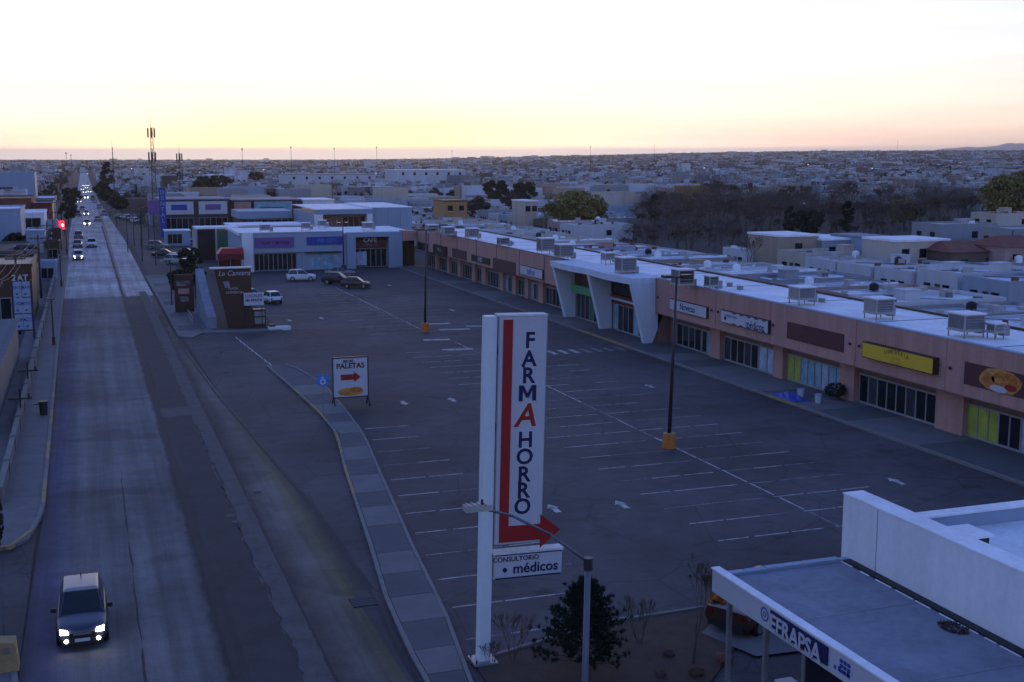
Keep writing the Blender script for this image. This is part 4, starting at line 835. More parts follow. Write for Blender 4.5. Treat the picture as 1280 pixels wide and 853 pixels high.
    # front: grille, bumper, plate, lamps
    MB().box(-hw*.5, f-.015, .50, hw*.5, f+.06, hood-.30).build('grille', M['black'], t); MB().box(-hw*.8, f-.04, .26, hw*.8, f+.1, .50).build('bumper', M['rubber'], t)
    MB().box(-.26, f-.05, .36, .26, f-.041, .48).build('licence_plate', M['sign_white'], t); MB().box(-.3, f-.022, .6, .3, f-.016, .66).build('badge_bar', M['rim'], t)
    MB().box(-hw*.8, r-.08, .32, hw*.8, r+.05, .52).build('rear_bumper', M['rubber'], t)
    for s in (-1, 1):
        MB().prism([(s*hw*.52, f-.01, hood-.30), (s*hw*.84, f+.02, hood-.30), (s*hw*.86, f+.14, hood-.14), (s*hw*.56, f+.05, hood-.17)], (0, -.025, 0)).build('headlight', M['lamp_dim'], t)
        MB().tube((s*hw*.62, f-.06, .42), (s*hw*.62, f-.02, .42), .07, n=10).build('fog_light', M['lamp_dim'], t)
        MB().box(s*hw*.72-.1, r-.05, belt-.34, s*hw*.72+.1, r+.012, belt-.12).build('tail_light', M['tail'], t)
        MB().box(s*(hw+.1)-.1, c0+.42, belt-.02, s*(hw+.1)+.1, c0+.52, belt+.14).build('wing_mirror', M['black'], t)
        for yy in (f+.82, r-.82):
            wr = .34 if kind in ('suv', 'pickup') else .30
            wh = MB().tube((s*(hw-.2), yy, wr), (s*(hw+.012), yy, wr), wr, n=18).build('wheel', M['tyre'], t)
            MB().tube((s*(hw+.012), yy, wr), (s*(hw+.022), yy, wr), wr*.62, n=14).build('rim', M['rim'], wh)
    if kind == 'pickup': MB().box(-hw*.86, .7, belt-.055, hw*.86, r-.15, belt-.04).build('cargo_bed', M['black'], t)
    if kind == 'suv': MB().box(-.02, c2-.4, zt+.03, .02, c2-.36, zt+.16).build('antenna', M['black'], t)
    return t
protos = {k: car_proto(k) for k in ('suv', 'sedan', 'pickup', 'hatch')}
litmesh = {}
def car(kind, x, y, rz, col, label, roof_sheen=None, lights=None, group=None):
    c = copy_tree(protos[kind]); c.location = (x, y, .012); c.rotation_euler = (0, 0, rz); tag(c, label, {'suv': 'car', 'sedan': 'car', 'hatch': 'car', 'pickup': 'pickup'}[kind], group)
    for ch in c.children:
        nm = ch.name.split('.')[0]
        if nm in ('body', 'cabin'): ch.color = (*col, 1)
        if nm == 'roof': ch.color = (*(roof_sheen or col), 1)
        if lights and nm in ('headlight', 'fog_light'):
            key = (ch.data.name, lights)
            if key not in litmesh:
                me = ch.data.copy(); me.materials[0] = M[lights]; litmesh[key] = me
            ch.data = litmesh[key]
    return c
WHT = (.62, .63, .65); BLK = (.02, .02, .022); GRY = (.16, .165, .18); SLV = (.36, .37, .39); NVY = (.018, .026, .06); RDD = (.10, .014, .016); BGE = (.3, .26, .2)
p = G(104, 815); car('suv', p.x, p.y+2.2, 0, (.035, .042, .065), 'dark grey-blue compact crossover with lit headlights driving towards the viewer', (.20, .195, .19), 'lamp_lit')  # roof lighter than the body paint: sky reflection put into its colour
# parked
q = G(378, 352); car('suv', q.x, q.y+1, R_(84), WHT, 'white estate car parked in front of the pale blue store')
q = G(424, 356); car('suv', q.x, q.y+1.0, R_(60), BLK, 'black van parked beside the brown car near the mall end')
q = G(445, 360); car('hatch', q.x, q.y, R_(70), (.06, .035, .025), 'dark brown car with a lit front lamp beside the black van')
q = G(430, 348); car('sedan', q.x, q.y+3, R_(80), GRY, 'grey car mostly hidden behind the black van')
q = G(341, 380); car('hatch', q.x, q.y+1, R_(-170), WHT, 'small white car behind the purple lettered board')
q = G(318, 380); car('suv', q.x, q.y+2.5, R_(100), WHT, 'white car half hidden by the dark totem sign')
# traffic, photo positions of the front or rear bumper on the road
T = [(98, 326, 'suv', 0, SLV, 'silver car with lit headlights first in the oncoming kerb lane', 'lamp_far'), (97, 310, 'sedan', 0, BLK, 'black car second in the oncoming kerb lane', None), (98, 299, 'suv', 0, BLK, 'black car third in the oncoming kerb lane with pale roof', None),
     (115, 310, 'pickup', 0, WHT, 'white pickup with dark front beside the black cars in the inner oncoming lane', None), (109, 283, 'suv', 0, SLV, 'car with the brightest headlights in the inner oncoming lane', 'lamp_lit'), (108, 270, 'suv', 0, SLV, 'silver car behind the brightest headlights', 'lamp_far'),
     (97, 271, 'pickup', 0, BLK, 'dark pickup in the kerb lane level with the silver car', None), (103, 263.5, 'sedan', 0, BLK, 'black car further back in the oncoming lanes', None), (122, 277, 'sedan', 0, RDD, 'dark red car driving away in the right carriageway', None), (130, 270, 'suv', 0, GRY, 'dark grey car driving away nearest the right kerb', None),
     (124, 261, 'hatch', 0, GRY, 'grey car driving away ahead of the dark red one', None), (99, 254, 'sedan', 0, GRY, 'grey oncoming car just before the road narrows', 'lamp_far'), (108, 249, 'suv', 0, WHT, 'white oncoming car with small bright headlights far up the avenue', 'lamp_lit'), (116, 250, 'pickup', 0, BLK, 'dark pickup far up the avenue beside the white car', None), (117, 254, 'sedan', 0, BGE, 'beige car far up the avenue behind the dark pickup', None)]
for px, py, kd, rz, c, lb, li in T:
    q = G(px, py); car(kd, q.x, q.y+2.2, rz, c, lb, None, li, 'traffic on the avenue')
k = 0
for px, py in ((106, 242), (112, 241), (103, 238), (108, 236), (105, 233), (110, 233)):
    q = G(px, py); car(('suv', 'sedan', 'hatch')[k % 3], q.x, q.y, 0, (SLV, WHT, GRY)[k % 3], 'tiny car with headlights on, %s in the farthest queue on the avenue' % ordn(k+1), None, 'lamp_far', 'traffic on the avenue'); k += 1
# cars in the far forecourt
F = [((207, 322), 'sedan', 80, BLK, 'black car parked in the forecourt behind the dark totem'), ((222, 331), 'suv', 65, SLV, 'silver car with a bright bonnet edge parked behind the totem'), ((236, 322), 'hatch', 70, GRY, 'grey hatchback deep in the forecourt'), ((212, 281), 'sedan', 90, (.05, .09, .2), 'blue car parked before the twin panel store'),
     ((240, 286), 'suv', 90, BLK, 'black car at the right end before the twin panel store'), ((150, 274), 'sedan', 20, BLK, 'black car parked on the right verge of the avenue'), ((160, 276), 'suv', 20, GRY, 'grey car parked on the verge beside the black one'), ((170, 279), 'hatch', 20, WHT, 'white car parked on the verge beside the palm'), ((50, 325), 'sedan', 15, BLK, 'black car parked in the yard left of the avenue'), ((58, 343), 'suv', 15, NVY, 'dark blue car parked in the left yard nearest the avenue'),
     ((198, 312), 'suv', 75, GRY, 'grey car at the left end of the forecourt row'), ((252, 318), 'sedan', 95, BLK, 'black car beside the dark kiosk'), ((228, 306), 'pickup', 85, RDD, 'dark red pickup in the middle of the forecourt'), ((262, 292), 'hatch', 90, SLV, 'silver hatchback before the pink panel store'), ((280, 290), 'sedan', 90, GRY, 'grey car right of the silver hatchback before the store'), ((30, 352), 'pickup', 100, SLV, 'silver pickup in the left yard behind the panel pylon'), ((44, 306), 'hatch', 80, WHT, 'white car in the left yard near the broad pale building')]
for (px, py), kd, rz, c, lb in F:
    q = G(px, py); car(kd, q.x, q.y+1, R_(rz), c, lb, None, None, 'cars parked beyond the lot')
q = G(925, 790); car('pickup', q.x+1.6, q.y+1.0, R_(118), (.05, .03, .02), 'dark pickup parked half under the pavilion roof')
t = thing('orange_load', 'orange bags piled beside the dark pickup behind the pavilion', 'load', (q.x-.2, q.y+.6, .6)); mbo = MB(); leaf_blob(mbo, (q.x-.35, q.y+.75, .95), .42, .42, .3, 160, .2, random.Random(2)); mbo.build('bag', M['orange'], t)
for k in protos.values():
    for ch in list(k.children):
        for g2 in list(ch.children): bpy.data.objects.remove(g2)
        bpy.data.objects.remove(ch)
    bpy.data.objects.remove(k)
# ================================================================== left side of the avenue
t = thing('boundary_wall', 'low pale wall along the back of the left pavement', 'wall', (-4.8, 100, 0))
for k in range(27):
    y0 = 64+k*6.
    MB().box(-4.95, y0+.02, .1, -4.75, y0+5.7, .95).build('panel', M['concrete'], t); MB().box(-5.02, y0+5.7, .1, -4.68, y0+6., 1.1).build('pier', M['concrete_kerb'], t); MB().box(-5.0, y0+.02, .95, -4.7, y0+5.7, 1.0).build('coping', M['concrete_kerb'], t)
# utility poles with cables
def upole(x, y, h, label, arm=2.0, box=False):
    t = thing('utility_pole', label, 'utility pole', (x, y, .1), 'utility poles along the avenue')
    MB().tube((x, y, .1), (x, y, h), .15, .10, 10).build('pole', M['wood_pole'], t, True)
    MB().box(x-arm/2, y-.06, h-.5, x+arm/2, y+.06, h-.36).build('crossarm', M['wood_pole'], t)
    for k in (-.45, -.2, .2, .45): MB().tube((x+arm*k, y, h-.36), (x+arm*k, y, h-.16), .05, .04, 8).build('insulator', M['louver'], t)
    if box:
        MB().tube((x+.35, y, h-2.2), (x+.35, y, h-1.2), .24, .24, 12).build('transformer', M['metal_grey'], t); MB().box(x+.1, y-.05, h-2, x+.3, y+.05, h-1.9).build('bracket', M['metal_dark'], t)
    return (x, y, h)
P0 = G(6, 790); P1 = G(27, 511, 7.6); P2 = G(35, 473, 7.6)
poles = [(-6.6, 62, 8.4), (-7.3, 100, 8.2), (-6.9, 128, 8.0), (-5.9, 160, 8.0), (-5.7, 190, 8.0), (-5.9, 232, 8.2), (-6.2, 285, 8.2), (-6.6, 350, 8.4)]
nm = ['nearest utility pole at the left edge of the picture', 'utility pole with dark crossarm left of the pavement, second from near', 'utility pole with dark crossarm, third from near on the left', 'utility pole beyond the blue panel pylon, fourth from near', 'utility pole fifth from near on the left side', 'utility pole sixth from near beside the red signal', 'utility pole seventh from near on the left side', 'farthest utility pole on the left side']
for i, (x, y, h) in enumerate(poles): upole(x, y, h, nm[i], 1.9, i in (3,))
for k, off in enumerate((-.85, -.38, .38, .85)):
    mbc = MB()
    pts = []
    allp = [(poles[0][0]-.3, 8, 8.6)]+poles
    for (x0, y0, h0), (x1, y1, h1) in zip(allp[:-1], allp[1:]):
        for j in range(8):
            u = j/8; pts.append(Vector((x0+(x1-x0)*u+off, y0+(y1-y0)*u, h0+(h1-h0)*u-.16-.55*4*u*(1-u))))
    mbc.path(pts, .016, 4)
    tag(mbc.build('power_cable', M['cable' if k in (1, 2) else 'cable_dark']), ('overhead power cable nearest the yard on the left', 'pale overhead cable left of the pavement, second from the yard', 'pale overhead cable left of the pavement, third from the yard', 'overhead power cable nearest the pavement')[k], 'cable', 'overhead cables on the left')
for px, py, h, lb in ((67.5, 433, 4.4, 'dark slender lamp post standing on the left pavement, nearest'), (77, 359, 4.2, 'dark lamp post beside the left driveway crossing'), (84, 318, 4.4, 'dark lamp post on the left pavement by the red signal')):
    q = G(px, py); t = thing('pavement_lamp', lb, 'lamp post', (q.x, q.y, .13), 'slender lamp posts on the left pavement')
    MB().tube((q.x, q.y, .13), (q.x, q.y, h), .09, .06, 8).build('post', M['metal_dark'], t); MB().box(q.x-.14, q.y-.14, .13, q.x+.14, q.y+.14, .9).build('base_box', M['maroon'], t); MB().box(q.x-.35, q.y-.12, h, q.x+.35, q.y+.12, h+.12).build('lamp_head', M['metal_dark'], t)
q = G(55, 521); t = thing('litter_bin', 'dark litter bin at the kerb of the left pavement', 'bin', (q.x, q.y, .14)); MB().tube((q.x, q.y, .14), (q.x, q.y, 1.0), .24, .3, 12).build('body', M['metal_dark'], t); MB().tube((q.x, q.y, 1.0), (q.x, q.y, 1.08), .34, .34, 12).build('rim', M['black'], t); MB().box(q.x-.6, q.y-.03, .85, q.x-.25, q.y+.03, .92).build('handle', M['metal_dark'], t)
q = G(14, 840); t = thing('yellow_barrier', 'ochre painted concrete barrier in the bottom left corner', 'barrier', (q.x-.1, q.y, .14)); MB().prism([(q.x-.75, q.y-.35, .14), (q.x+.28, q.y-.35, .14), (q.x+.2, q.y-.35, 1.15), (q.x-.62, q.y-.35, 1.25)][::-1], (0, .7, 0)).build('body', M['yellow_paint'], t); MB().box(q.x-.2, q.y-.37, .8, q.x+.0, q.y-.352, 1.0).build('plate', M['concrete'], t)
for px, py, lb in ((27, 528, 'short cross-shaped post on the left wall, nearest'), (36, 490, 'short cross-shaped post on the left wall, farther')):
    q = G(px, py); t = thing('cross_post', lb, 'post', (q.x, q.y, .1)); MB().tube((q.x, q.y, .1), (q.x, q.y, 2.3), .06, n=8).build('post', M['metal_dark'], t); MB().box(q.x-.75, q.y-.05, 1.55, q.x+.75, q.y+.05, 1.68).build('arm', M['metal_dark'], t); MB().tube((q.x+.55, q.y, 1.68), (q.x+.55, q.y, 1.95), .08, n=8).build('lamp', M['metal_dark'], t)
mbl = MB(); q = G(2, 690); t = thing('roadside_shrub', 'dark leafy shrub at the left picture edge by the driveway', 'shrub', (q.x-.3, q.y, .1)); leaf_blob(mbl, (q.x-.3, q.y, 1.5), .45, .45, 1.4, 900, .1, random.Random(9)); mbl.build('foliage', M['leaf_dark'], t); MB().tube((q.x-.3, q.y, 0), (q.x-.3, q.y, 2), .05, .03, 6).build('stem', M['bark'], t)
q = G(5, 800); zt = OY(5, 590, q.y).z; t = thing('thin_post', 'thin bare post at the left edge beside the ochre barrier', 'post', (q.x, q.y, .1)); MB().tube((q.x, q.y, .1), (q.x, q.y, zt), .05, .045, 8).build('post', M['metal_slate'], t); MB().box(q.x-.12, q.y-.1, zt-1.1, q.x+.1, q.y+.1, zt-.5).build('meter_box', M['metal_grey'], t)
# blue panel pylon, 2 x 3 panels
YB = 124.; a = OY(15, 352, YB); b = OY(42, 412, YB)
t = thing('panel_pylon', 'pylon of six pale blue panels in a dark frame left of the avenue', 'sign', ((a.x+b.x)/2, YB, 0))
MB().box(a.x-.12, YB, .0, a.x+.05, YB+.3, a.z+.1).box(b.x-.05, YB, 0, b.x+.12, YB+.3, a.z+.1).box(a.x+.05, YB, b.z-.12, b.x-.05, YB+.3, b.z).build('frame', M['metal_dark'], t)
mx_ = (a.x+b.x)/2
for i in range(2):
    for j in range(3):
        x0 = a.x+.05+(mx_-a.x-.05)*i; x1 = x0+(mx_-a.x)-.1; z0 = b.z+(a.z-b.z)/3*j+.06; z1 = z0+(a.z-b.z)/3-.12
        pnl = MB().box(x0, YB-.06, z0, x1, YB+.1, z1).build('panel', M['wall_bluewhite'], t)
        letters(pnl, ('RENTA', 'LOCAL', 'VENTA', 'TACOS', 'OPTICA', 'BAR')[i*3+j], .42, ((x0+x1)/2, YB-.065, z0+(z1-z0)*.62), 'blue', bold=.006, depth=.005); MB().box(x0+.2, YB-.066, z0+.2, x1-.3, YB-.061, z0+.36).build('print_bar', M['blue'], pnl)
# shops on the left
def lbuild(name, label, x0, x1, y0, y1, h, wm, rm='roof_grey', win=3, cat='building', wz=(.6, 2.4), pane='glass_dark'):
    t = thing(name, label, cat, ((x0+x1)/2, (y0+y1)/2, 0)); MB().box(x0, y0, 0, x1, y1, h).build('wall', M[wm], t)
    MB().box(x0-.1, y0-.1, h, x1+.1, y0+.15, h+.35).box(x0-.1, y1-.15, h, x1+.1, y1+.1, h+.35).box(x0-.1, y0+.15, h, x0+.15, y1-.15, h+.35).box(x1-.15, y0+.15, h, x1+.1, y1-.15, h+.35).build('parapet', M[wm], t)
    MB().box(x0+.16, y0+.16, h, x1-.16, y1-.16, h+.06).build('roof', M[rm], t)
    if win: winset(t, x0+(x1-x0)*.15, x1-(x1-x0)*.15, y0, wz[0], wz[1], win, pane)
    return t
t = thing('corrugated_shed', 'dark blue corrugated roof shed behind the left wall', 'shed', (-11, 96, 0))
MB().box(-19, 80, 0, -6.2, 112, 3.0).build('wall', M['louver'], t)
rfm = MB().prism([(-19.3, 79.6, 3.05), (-6.0, 79.6, 3.45), (-6.0, 79.6, 3.55), (-19.3, 79.6, 3.15)][::-1], (0, 33, 0)).build('roof', M['louver'], t)
rib = MB().prism([(-19.3, -.07, 3.15), (-19.3, .07, 3.15), (-6.0, .07, 3.55), (-6.0, -.07, 3.55)], (0, 0, .07)).mesh('rib', M['roof_grey'])
for k in range(40): piece('rib', rib, rfm, (0, 80+k*.82, 0))
t = lbuild('dark_gable_shop', 'dark shop with white roof letters behind the blue panel pylon', -13.5, -5.9, 138, 152, 5.9, 'brown', 'metal_dark', 0)
letters(t, 'ZAT', .85, (-7.1, 137.85, 4.75), 'sign_white', bold=.03); winset(t, -12.5, -7, 138, .4, 2.6, 5)
lbuild('white_block', 'pale blue windowless block at the left edge above the dark shop', -22, -12.6, 165, 182, 6.4, 'wall_bluewhite', 'roof_white', 0)
lbuild('white_block', 'pale two-storey block at the left picture edge behind the first block', -30, -14.5, 196, 214, 8.0, 'wall_bluewhite', 'roof_white', 3, wz=(4.2, 5.6))
lbuild('pale_billboard_building', 'broad pale blue building face left of the red signal', -17.3, -11.2, 232, 250, 8.2, 'wall_bluewhite', 'roof_white', 2, wz=(1, 2.6))
lbuild('low_shop', 'low brown-roofed shop before the broad pale blue building', -16, -9.4, 200, 222, 3.0, 'concrete', 'brown', 5)
lbuild('low_shop', 'small blue-white shop close to the left pavement', -10.2, -7.2, 226, 236, 4.6, 'wall_bluewhite', 'roof_white', 3)
lbuild('low_shop', 'narrow grey shop beside the left pavement beyond the dark shop', -9.4, -6.4, 164, 178, 3.3, 'concrete', 'concrete_dark', 3)
lbuild('brick_store', 'long brick-brown store behind the broad pale blue building', -34, -12, 300, 322, 8.0, 'brick', 'brown', 6, wz=(1, 4))
lbuild('brick_store', 'red-fronted store left of the avenue beyond the signal', -11.5, -7.4, 296, 312, 7.0, 'dark_red', 'roof_grey', 3)
lbuild('long_white_store', 'long white store with dark windows at the far left', -75, -19, 520, 545, 11.5, 'wall_bluewhite', 'roof_white', 10, wz=(3, 6))
lbuild('grey_store', 'grey store beyond the red-fronted store left of the avenue', -13, -8, 350, 372, 6.5, 'roof_grey', 'roof_white', 3)
lbuild('white_shop_row', 'white shop with two dark doors left of the avenue before the brick store', -13, -8.2, 262, 280, 6.2, 'wall_white', 'roof_white', 2, wz=(.2, 5.4))
rl = random.Random(44)
for i, (px, py, w_, d_, h_) in enumerate(((60, 352, 2.4, 3, 2.6), (48, 340, 3, 4, 2.9), (66, 326, 2.4, 5, 3.0), (34, 336, 3.5, 4, 3.2), (56, 318, 2.6, 4, 3.4), (22, 338, 3, 4, 2.8), (70, 312, 2.2, 5, 3.6), (40, 322, 3, 3, 2.7), (64, 303, 2.6, 6, 4.2), (8, 352, 3, 4, 2.6))):
    q = G(px, py); lbuild('yard_hut', '%s yard hut left of the avenue, %s counted from the near end' % (('blue-white', 'grey', 'brown', 'dark')[i % 4], ordn([1, 4, 6, 5, 8, 3, 9, 7, 10, 2][i])), q.x-w_/2, q.x+w_/2, q.y, q.y+d_, h_, ('wall_bluewhite', 'concrete', 'brown', 'metal_dark')[i % 4], ('roof_white', 'roof_grey', 'roof_grey', 'roof_white')[i % 4], 2, 'hut', (.5, 1.9))
q = G(79, 296); t = thing('red_signal', 'glowing red signal box over the left pavement', 'signal', (q.x, q.y, .1)); YS = q.y
a = OY(72, 276, YS); b = OY(81, 287, YS); MB().tube(((a.x+b.x)/2+.6, YS+.3, .1), ((a.x+b.x)/2+.6, YS+.3, a.z+.4), .08, n=8).build('post', M['metal_dark'], t); MB().box(a.x, YS, b.z, b.x, YS+.35, a.z).build('box', M['red_lit'], t); MB().tube(((a.x+b.x)/2+.3, YS-.04, (a.z+b.z)/2), ((a.x+b.x)/2+.3, YS-.005, (a.z+b.z)/2), .25, n=10).build('lamp', M['lamp_far'], t)
# signs and poles right of the avenue
for i, (px, py, h) in enumerate(((160, 316, 7), (168, 308, 6.5), (178, 327, 8), (195, 332, 8.5), (215, 383, 5.5), (186, 300, 7), (146, 285, 8), (138, 270, 8))):
    q = G(px, py); t = thing('street_pole', 'thin dark pole on the right verge of the avenue, %s from the near end' % ordn([4, 5, 3, 2, 1, 6, 7, 8][i]), 'pole', (q.x, q.y, .0), 'thin poles on the right verge')
    MB().tube((q.x, q.y, 0), (q.x, q.y, h), .09, .06, 8).build('post', M['metal_dark'], t); MB().box(q.x-.7, q.y-.05, h-.12, q.x+.1, q.y+.05, h).build('bracket', M['metal_dark'], t); MB().box(q.x-1.1, q.y-.1, h-.14, q.x-.7, q.y+.1, h-.02).build('lamp_head', M['metal_grey'], t)
t = thing('poster_stand', 'dark poster stand with pale prints left of the slanted totem wall', 'sign', (10.6, 138, .1))
MB().box(8.9, 140, .1, 11.0, 140.3, 4.4).build('panel', M['brown'], t)
for k in range(3): MB().box(9.1+k*.2, 139.95, 3.1-k*.9, 10.6-.1*k, 139.99, 3.7-k*.9).build('printed_strip', M['pink_wall' if k % 2 else 'line_faded'], t)
t = thing('rail_barrier', 'white metal rail barrier beside the totem pavement', 'rail', (10.5, 130, .1))
for k in range(4): MB().box(9.8, 128+k*2., .13, 9.88, 128.08+k*2., 1.1).build('post', M['metal_grey'], t)
for z in (.55, 1.05): MB().box(9.81, 128, z, 9.87, 134.1, z+.06).build('rail', M['metal_grey'], t)
# ================================================================== masts
def mast(x, y, h, wd, label, panels=True):
    t = thing('antenna_mast', label, 'mast', (x, y, 0), 'antenna masts')
    for a_ in range(3):
        c, s = math.cos(2.1*a_), math.sin(2.1*a_); MB().tube((x+wd*c, y+wd*s, 0), (x+wd*.35*c, y+wd*.35*s, h), .09, .06, 6).build('leg', M['metal_dark'], t)
    mbx = MB(); n = int(h/1.6)
    for k in range(n):
        for a_ in range(3):
            r0 = wd*(1-.65*k/n); r1 = wd*(1-.65*(k+1)/n); c0, s0 = math.cos(2.1*a_), math.sin(2.1*a_); c1, s1 = math.cos(2.1*a_+2.1), math.sin(2.1*a_+2.1)
            mbx.tube((x+r0*c0, y+r0*s0, h*k/n), (x+r1*c1, y+r1*s1, h*(k+1)/n), .05, .05, 4)
    mbx.build('bracing', M['metal_dark'], t)
    if panels:
        for zz in (h-1.5, h-7.5):
            for a_ in range(3):
                c, s = math.cos(2.1*a_+.5), math.sin(2.1*a_+.5); MB().box(x+.9*c-.18, y+.9*s-.18, zz-1.2, x+.9*c+.18, y+.9*s+.18, zz+1.2).build('antenna_panel', M['metal_dark'], t)
    MB().tube((x, y, h), (x, y, h+3), .05, .03, 6).build('rod', M['metal_dark'], t)
mast(16.2, 318, 25.2, .9, 'tall lattice antenna mast right of the avenue'); mast(28.8, 402, 19.2, .8, 'shorter antenna mast right of the tall one'); mast(11, 520, 22, .35, 'thin far antenna rod left of the tall mast', False)
for i, (px, yy, zt) in enumerate(((303, 700, 26), (364, 800, 28), (418, 900, 28), (471, 900, 29), (565, 1000, 27), (738, 1100, 32), (818, 1200, 35), (1121, 1400, 44), (83, 800, 24), (89, 900, 23))):
    q = OY(px, 200, yy); z0 = float(TZ(q.x, q.y)); t = thing('far_pole', 'thin mast on the skyline, %s counted from the left' % ordn({83: 1, 89: 2}.get(px, i+3)), 'mast', (q.x, q.y, z0), 'thin masts on the skyline')
    MB().tube((q.x, q.y, z0), (q.x, q.y, zt-3), .16, .10, 5).build('pole', M['metal_dark'], t); MB().box(q.x-.3, q.y-.15, zt-4.2, q.x+.3, q.y+.15, zt-3).build('head', M['metal_dark'], t)
# ================================================================== trees
def bare_mesh(seed, h, spread=.55, levels=5, twig=.012, tr=.022, bush=False, dense=False):
    rg = random.Random(seed); tr_ = MB(); br = MB()
    def grow(p, d, ln, r, lv):
        n = 2; q = p
        for _ in range(n):
            d = (d+Vector((rg.gauss(0, .12), rg.gauss(0, .12), rg.gauss(0, .06)+.04))).normalized(); e = q+d*ln/n
            (tr_ if lv >= levels-1 else br).tube(q, e, r, max(r*.8, twig), 6 if lv >= levels-1 else 3, caps=False); q = e; r = max(r*.8, twig)
        if lv == 0: return
        for k in range(rg.choice((2, 3, 3)) if lv > 1 else (rg.choice((5, 6)) if dense else rg.choice((3, 4)))):
            a = rg.uniform(0, 6.28); t_ = rg.uniform(.35, .9)*spread
            nd = (d+Vector((math.cos(a)*t_, math.sin(a)*t_, rg.uniform(-.05, .25)))).normalized(); grow(q, nd, ln*rg.uniform(.62, .86), r*.68, lv-1)
    if bush:
        for k in range(7):
            a = rg.uniform(0, 6.28); grow(Vector((.08*math.cos(a), .08*math.sin(a), 0)), Vector((math.cos(a)*.3, math.sin(a)*.3, 1)).normalized(), h*.3, tr*h, levels-2)
        return tr_, br
    grow(Vector((0, 0, -.1)), Vector((0, 0, 1)), h*(.2 if dense else .27), tr*h, levels)
    if dense and h > 6:
        for _ in range(1500):
            while True:
                u = Vector((rg.uniform(-1, 1), rg.uniform(-1, 1), rg.uniform(-1, 1)))
                if .2 < u.length < 1: break
            p = Vector((u.x*h*.36, u.y*h*.36, h*.56+u.z*h*.40)); d = Vector((u.x+rg.gauss(0, .5), u.y+rg.gauss(0, .5), .7+rg.gauss(0, .5))).normalized(); s_ = d.cross(Vector((rg.gauss(0, 1), rg.gauss(0, 1), rg.gauss(0, 1)))).normalized()*.016
            br.add([p-s_, p+s_, p+d*rg.uniform(.5, 1.3)], [(0, 1, 2)])
    return tr_, br
def place_pair(name, label, cat, x, y, z, trunk_me, crown_me, s, rz, group, cname):
    t = thing(name, label, cat, (x, y, z), group, rz); t.scale = s
    link('trunk', trunk_me, t); link(cname, crown_me, t); return t
bare = []
for sd in (11, 12, 13, 14):
    a, b = bare_mesh(sd, 10, .62, 6, .034, dense=True)
    bare.append((a.mesh('trunk', M['bark']), b.mesh('branches', M['twig'])))
# grove of leafless trees behind the houses
rg = random.Random(21); pts = []
for px, by in [(x, y) for y, xa, xb in ((316, 790, 950), (308, 785, 960), (299, 800, 1190), (291, 800, 1200), (283, 800, 1210), (275, 810, 1230), (267, 830, 1230)) for x in range(xa, xb, 17)]:
    px_ = px+rg.uniform(-10, 10); py_ = by+rg.uniform(-4, 4); q = G(px_, py_); pts.append((px_, q))
pts.sort(key=lambda a: a[0])
GROVE = [(q.x, q.y) for _, q in pts]
for i, (px_, q) in enumerate(pts):
    k = rg.randrange(4); s = rg.uniform(.8, 1.2)*(.62 if q.y < 235 else (.92 if q.y < 300 else 1.1)); 
    place_pair('bare_tree', ('leafless tree in the grove behind the houses, %s from its left edge' % ordn(i+1) if i < len(pts)//2 else 'leafless tree in the grove behind the houses, %s from its right edge' % ordn(len(pts)-i)), 'tree', q.x, q.y, 0, bare[k][0], bare[k][1], (s*1.15, s*1.15, s), rg.uniform(0, 6.28), 'grove of leafless trees', 'branches')
def crown_mesh(seed, rx, rz, z0, clumps, leaves, s, m, drop=.0):
    rg = random.Random(seed); mb = MB()
    for _ in range(clumps):
        while True:
            u = Vector((rg.uniform(-1, 1), rg.uniform(-1, 1), rg.uniform(-1, 1)))
            if u.length < 1: break
        u = u.normalized()*(u.length**.5); rr = rg.uniform(.16, .34)*rx
        leaf_blob(mb, (u.x*rx*.86, u.y*rx*.86, z0+u.z*rz*.86), rr, rr, rr*rg.uniform(.55, .9), leaves, s, rg)
    return mb.mesh('crown', M[m])
def trunk_mesh(seed, h, r):
    rg = random.Random(seed); mb = MB(); mb.tube((0, 0, -.1), (.1, 0, h*.55), r, r*.7, 8)
    for k in range(6):
        a = k*1.05+rg.random(); mb.tube((.1, 0, h*(.35+.03*k)), (math.cos(a)*h*.32, math.sin(a)*h*.32, h*(.7+.05*k)), r*.45, r*.15, 6)
    return mb.mesh('trunk', M['bark'])
q = G(720, 292)
t = thing('willow_tree', 'broad olive-green tree with dense round crown behind the mall roofs', 'tree', (q.x, q.y, 0)); link('trunk', trunk_mesh(1, 6, .4), t); link('crown', crown_mesh(31, 7.4, 4.3, 5.3, 95, 150, .36, 'leaf_olive'), t)
q = G(1268, 290)
t = thing('willow_tree', 'large yellow-green tree at the right picture edge', 'tree', (q.x, q.y, 0)); link('trunk', trunk_mesh(2, 8, .45), t); link('crown', crown_mesh(32, 8.2, 6.6, 7.4, 100, 140, .36, 'leaf_olive'), t)
q = G(1130, 285); t = thing('willow_tree', 'low olive tree at the right end of the leafless grove', 'tree', (q.x, q.y, 0)); link('trunk', trunk_mesh(3, 4, .3), t); link('crown', crown_mesh(33, 4.6, 3.0, 4.2, 45, 110, .34, 'leaf_olive'), t)
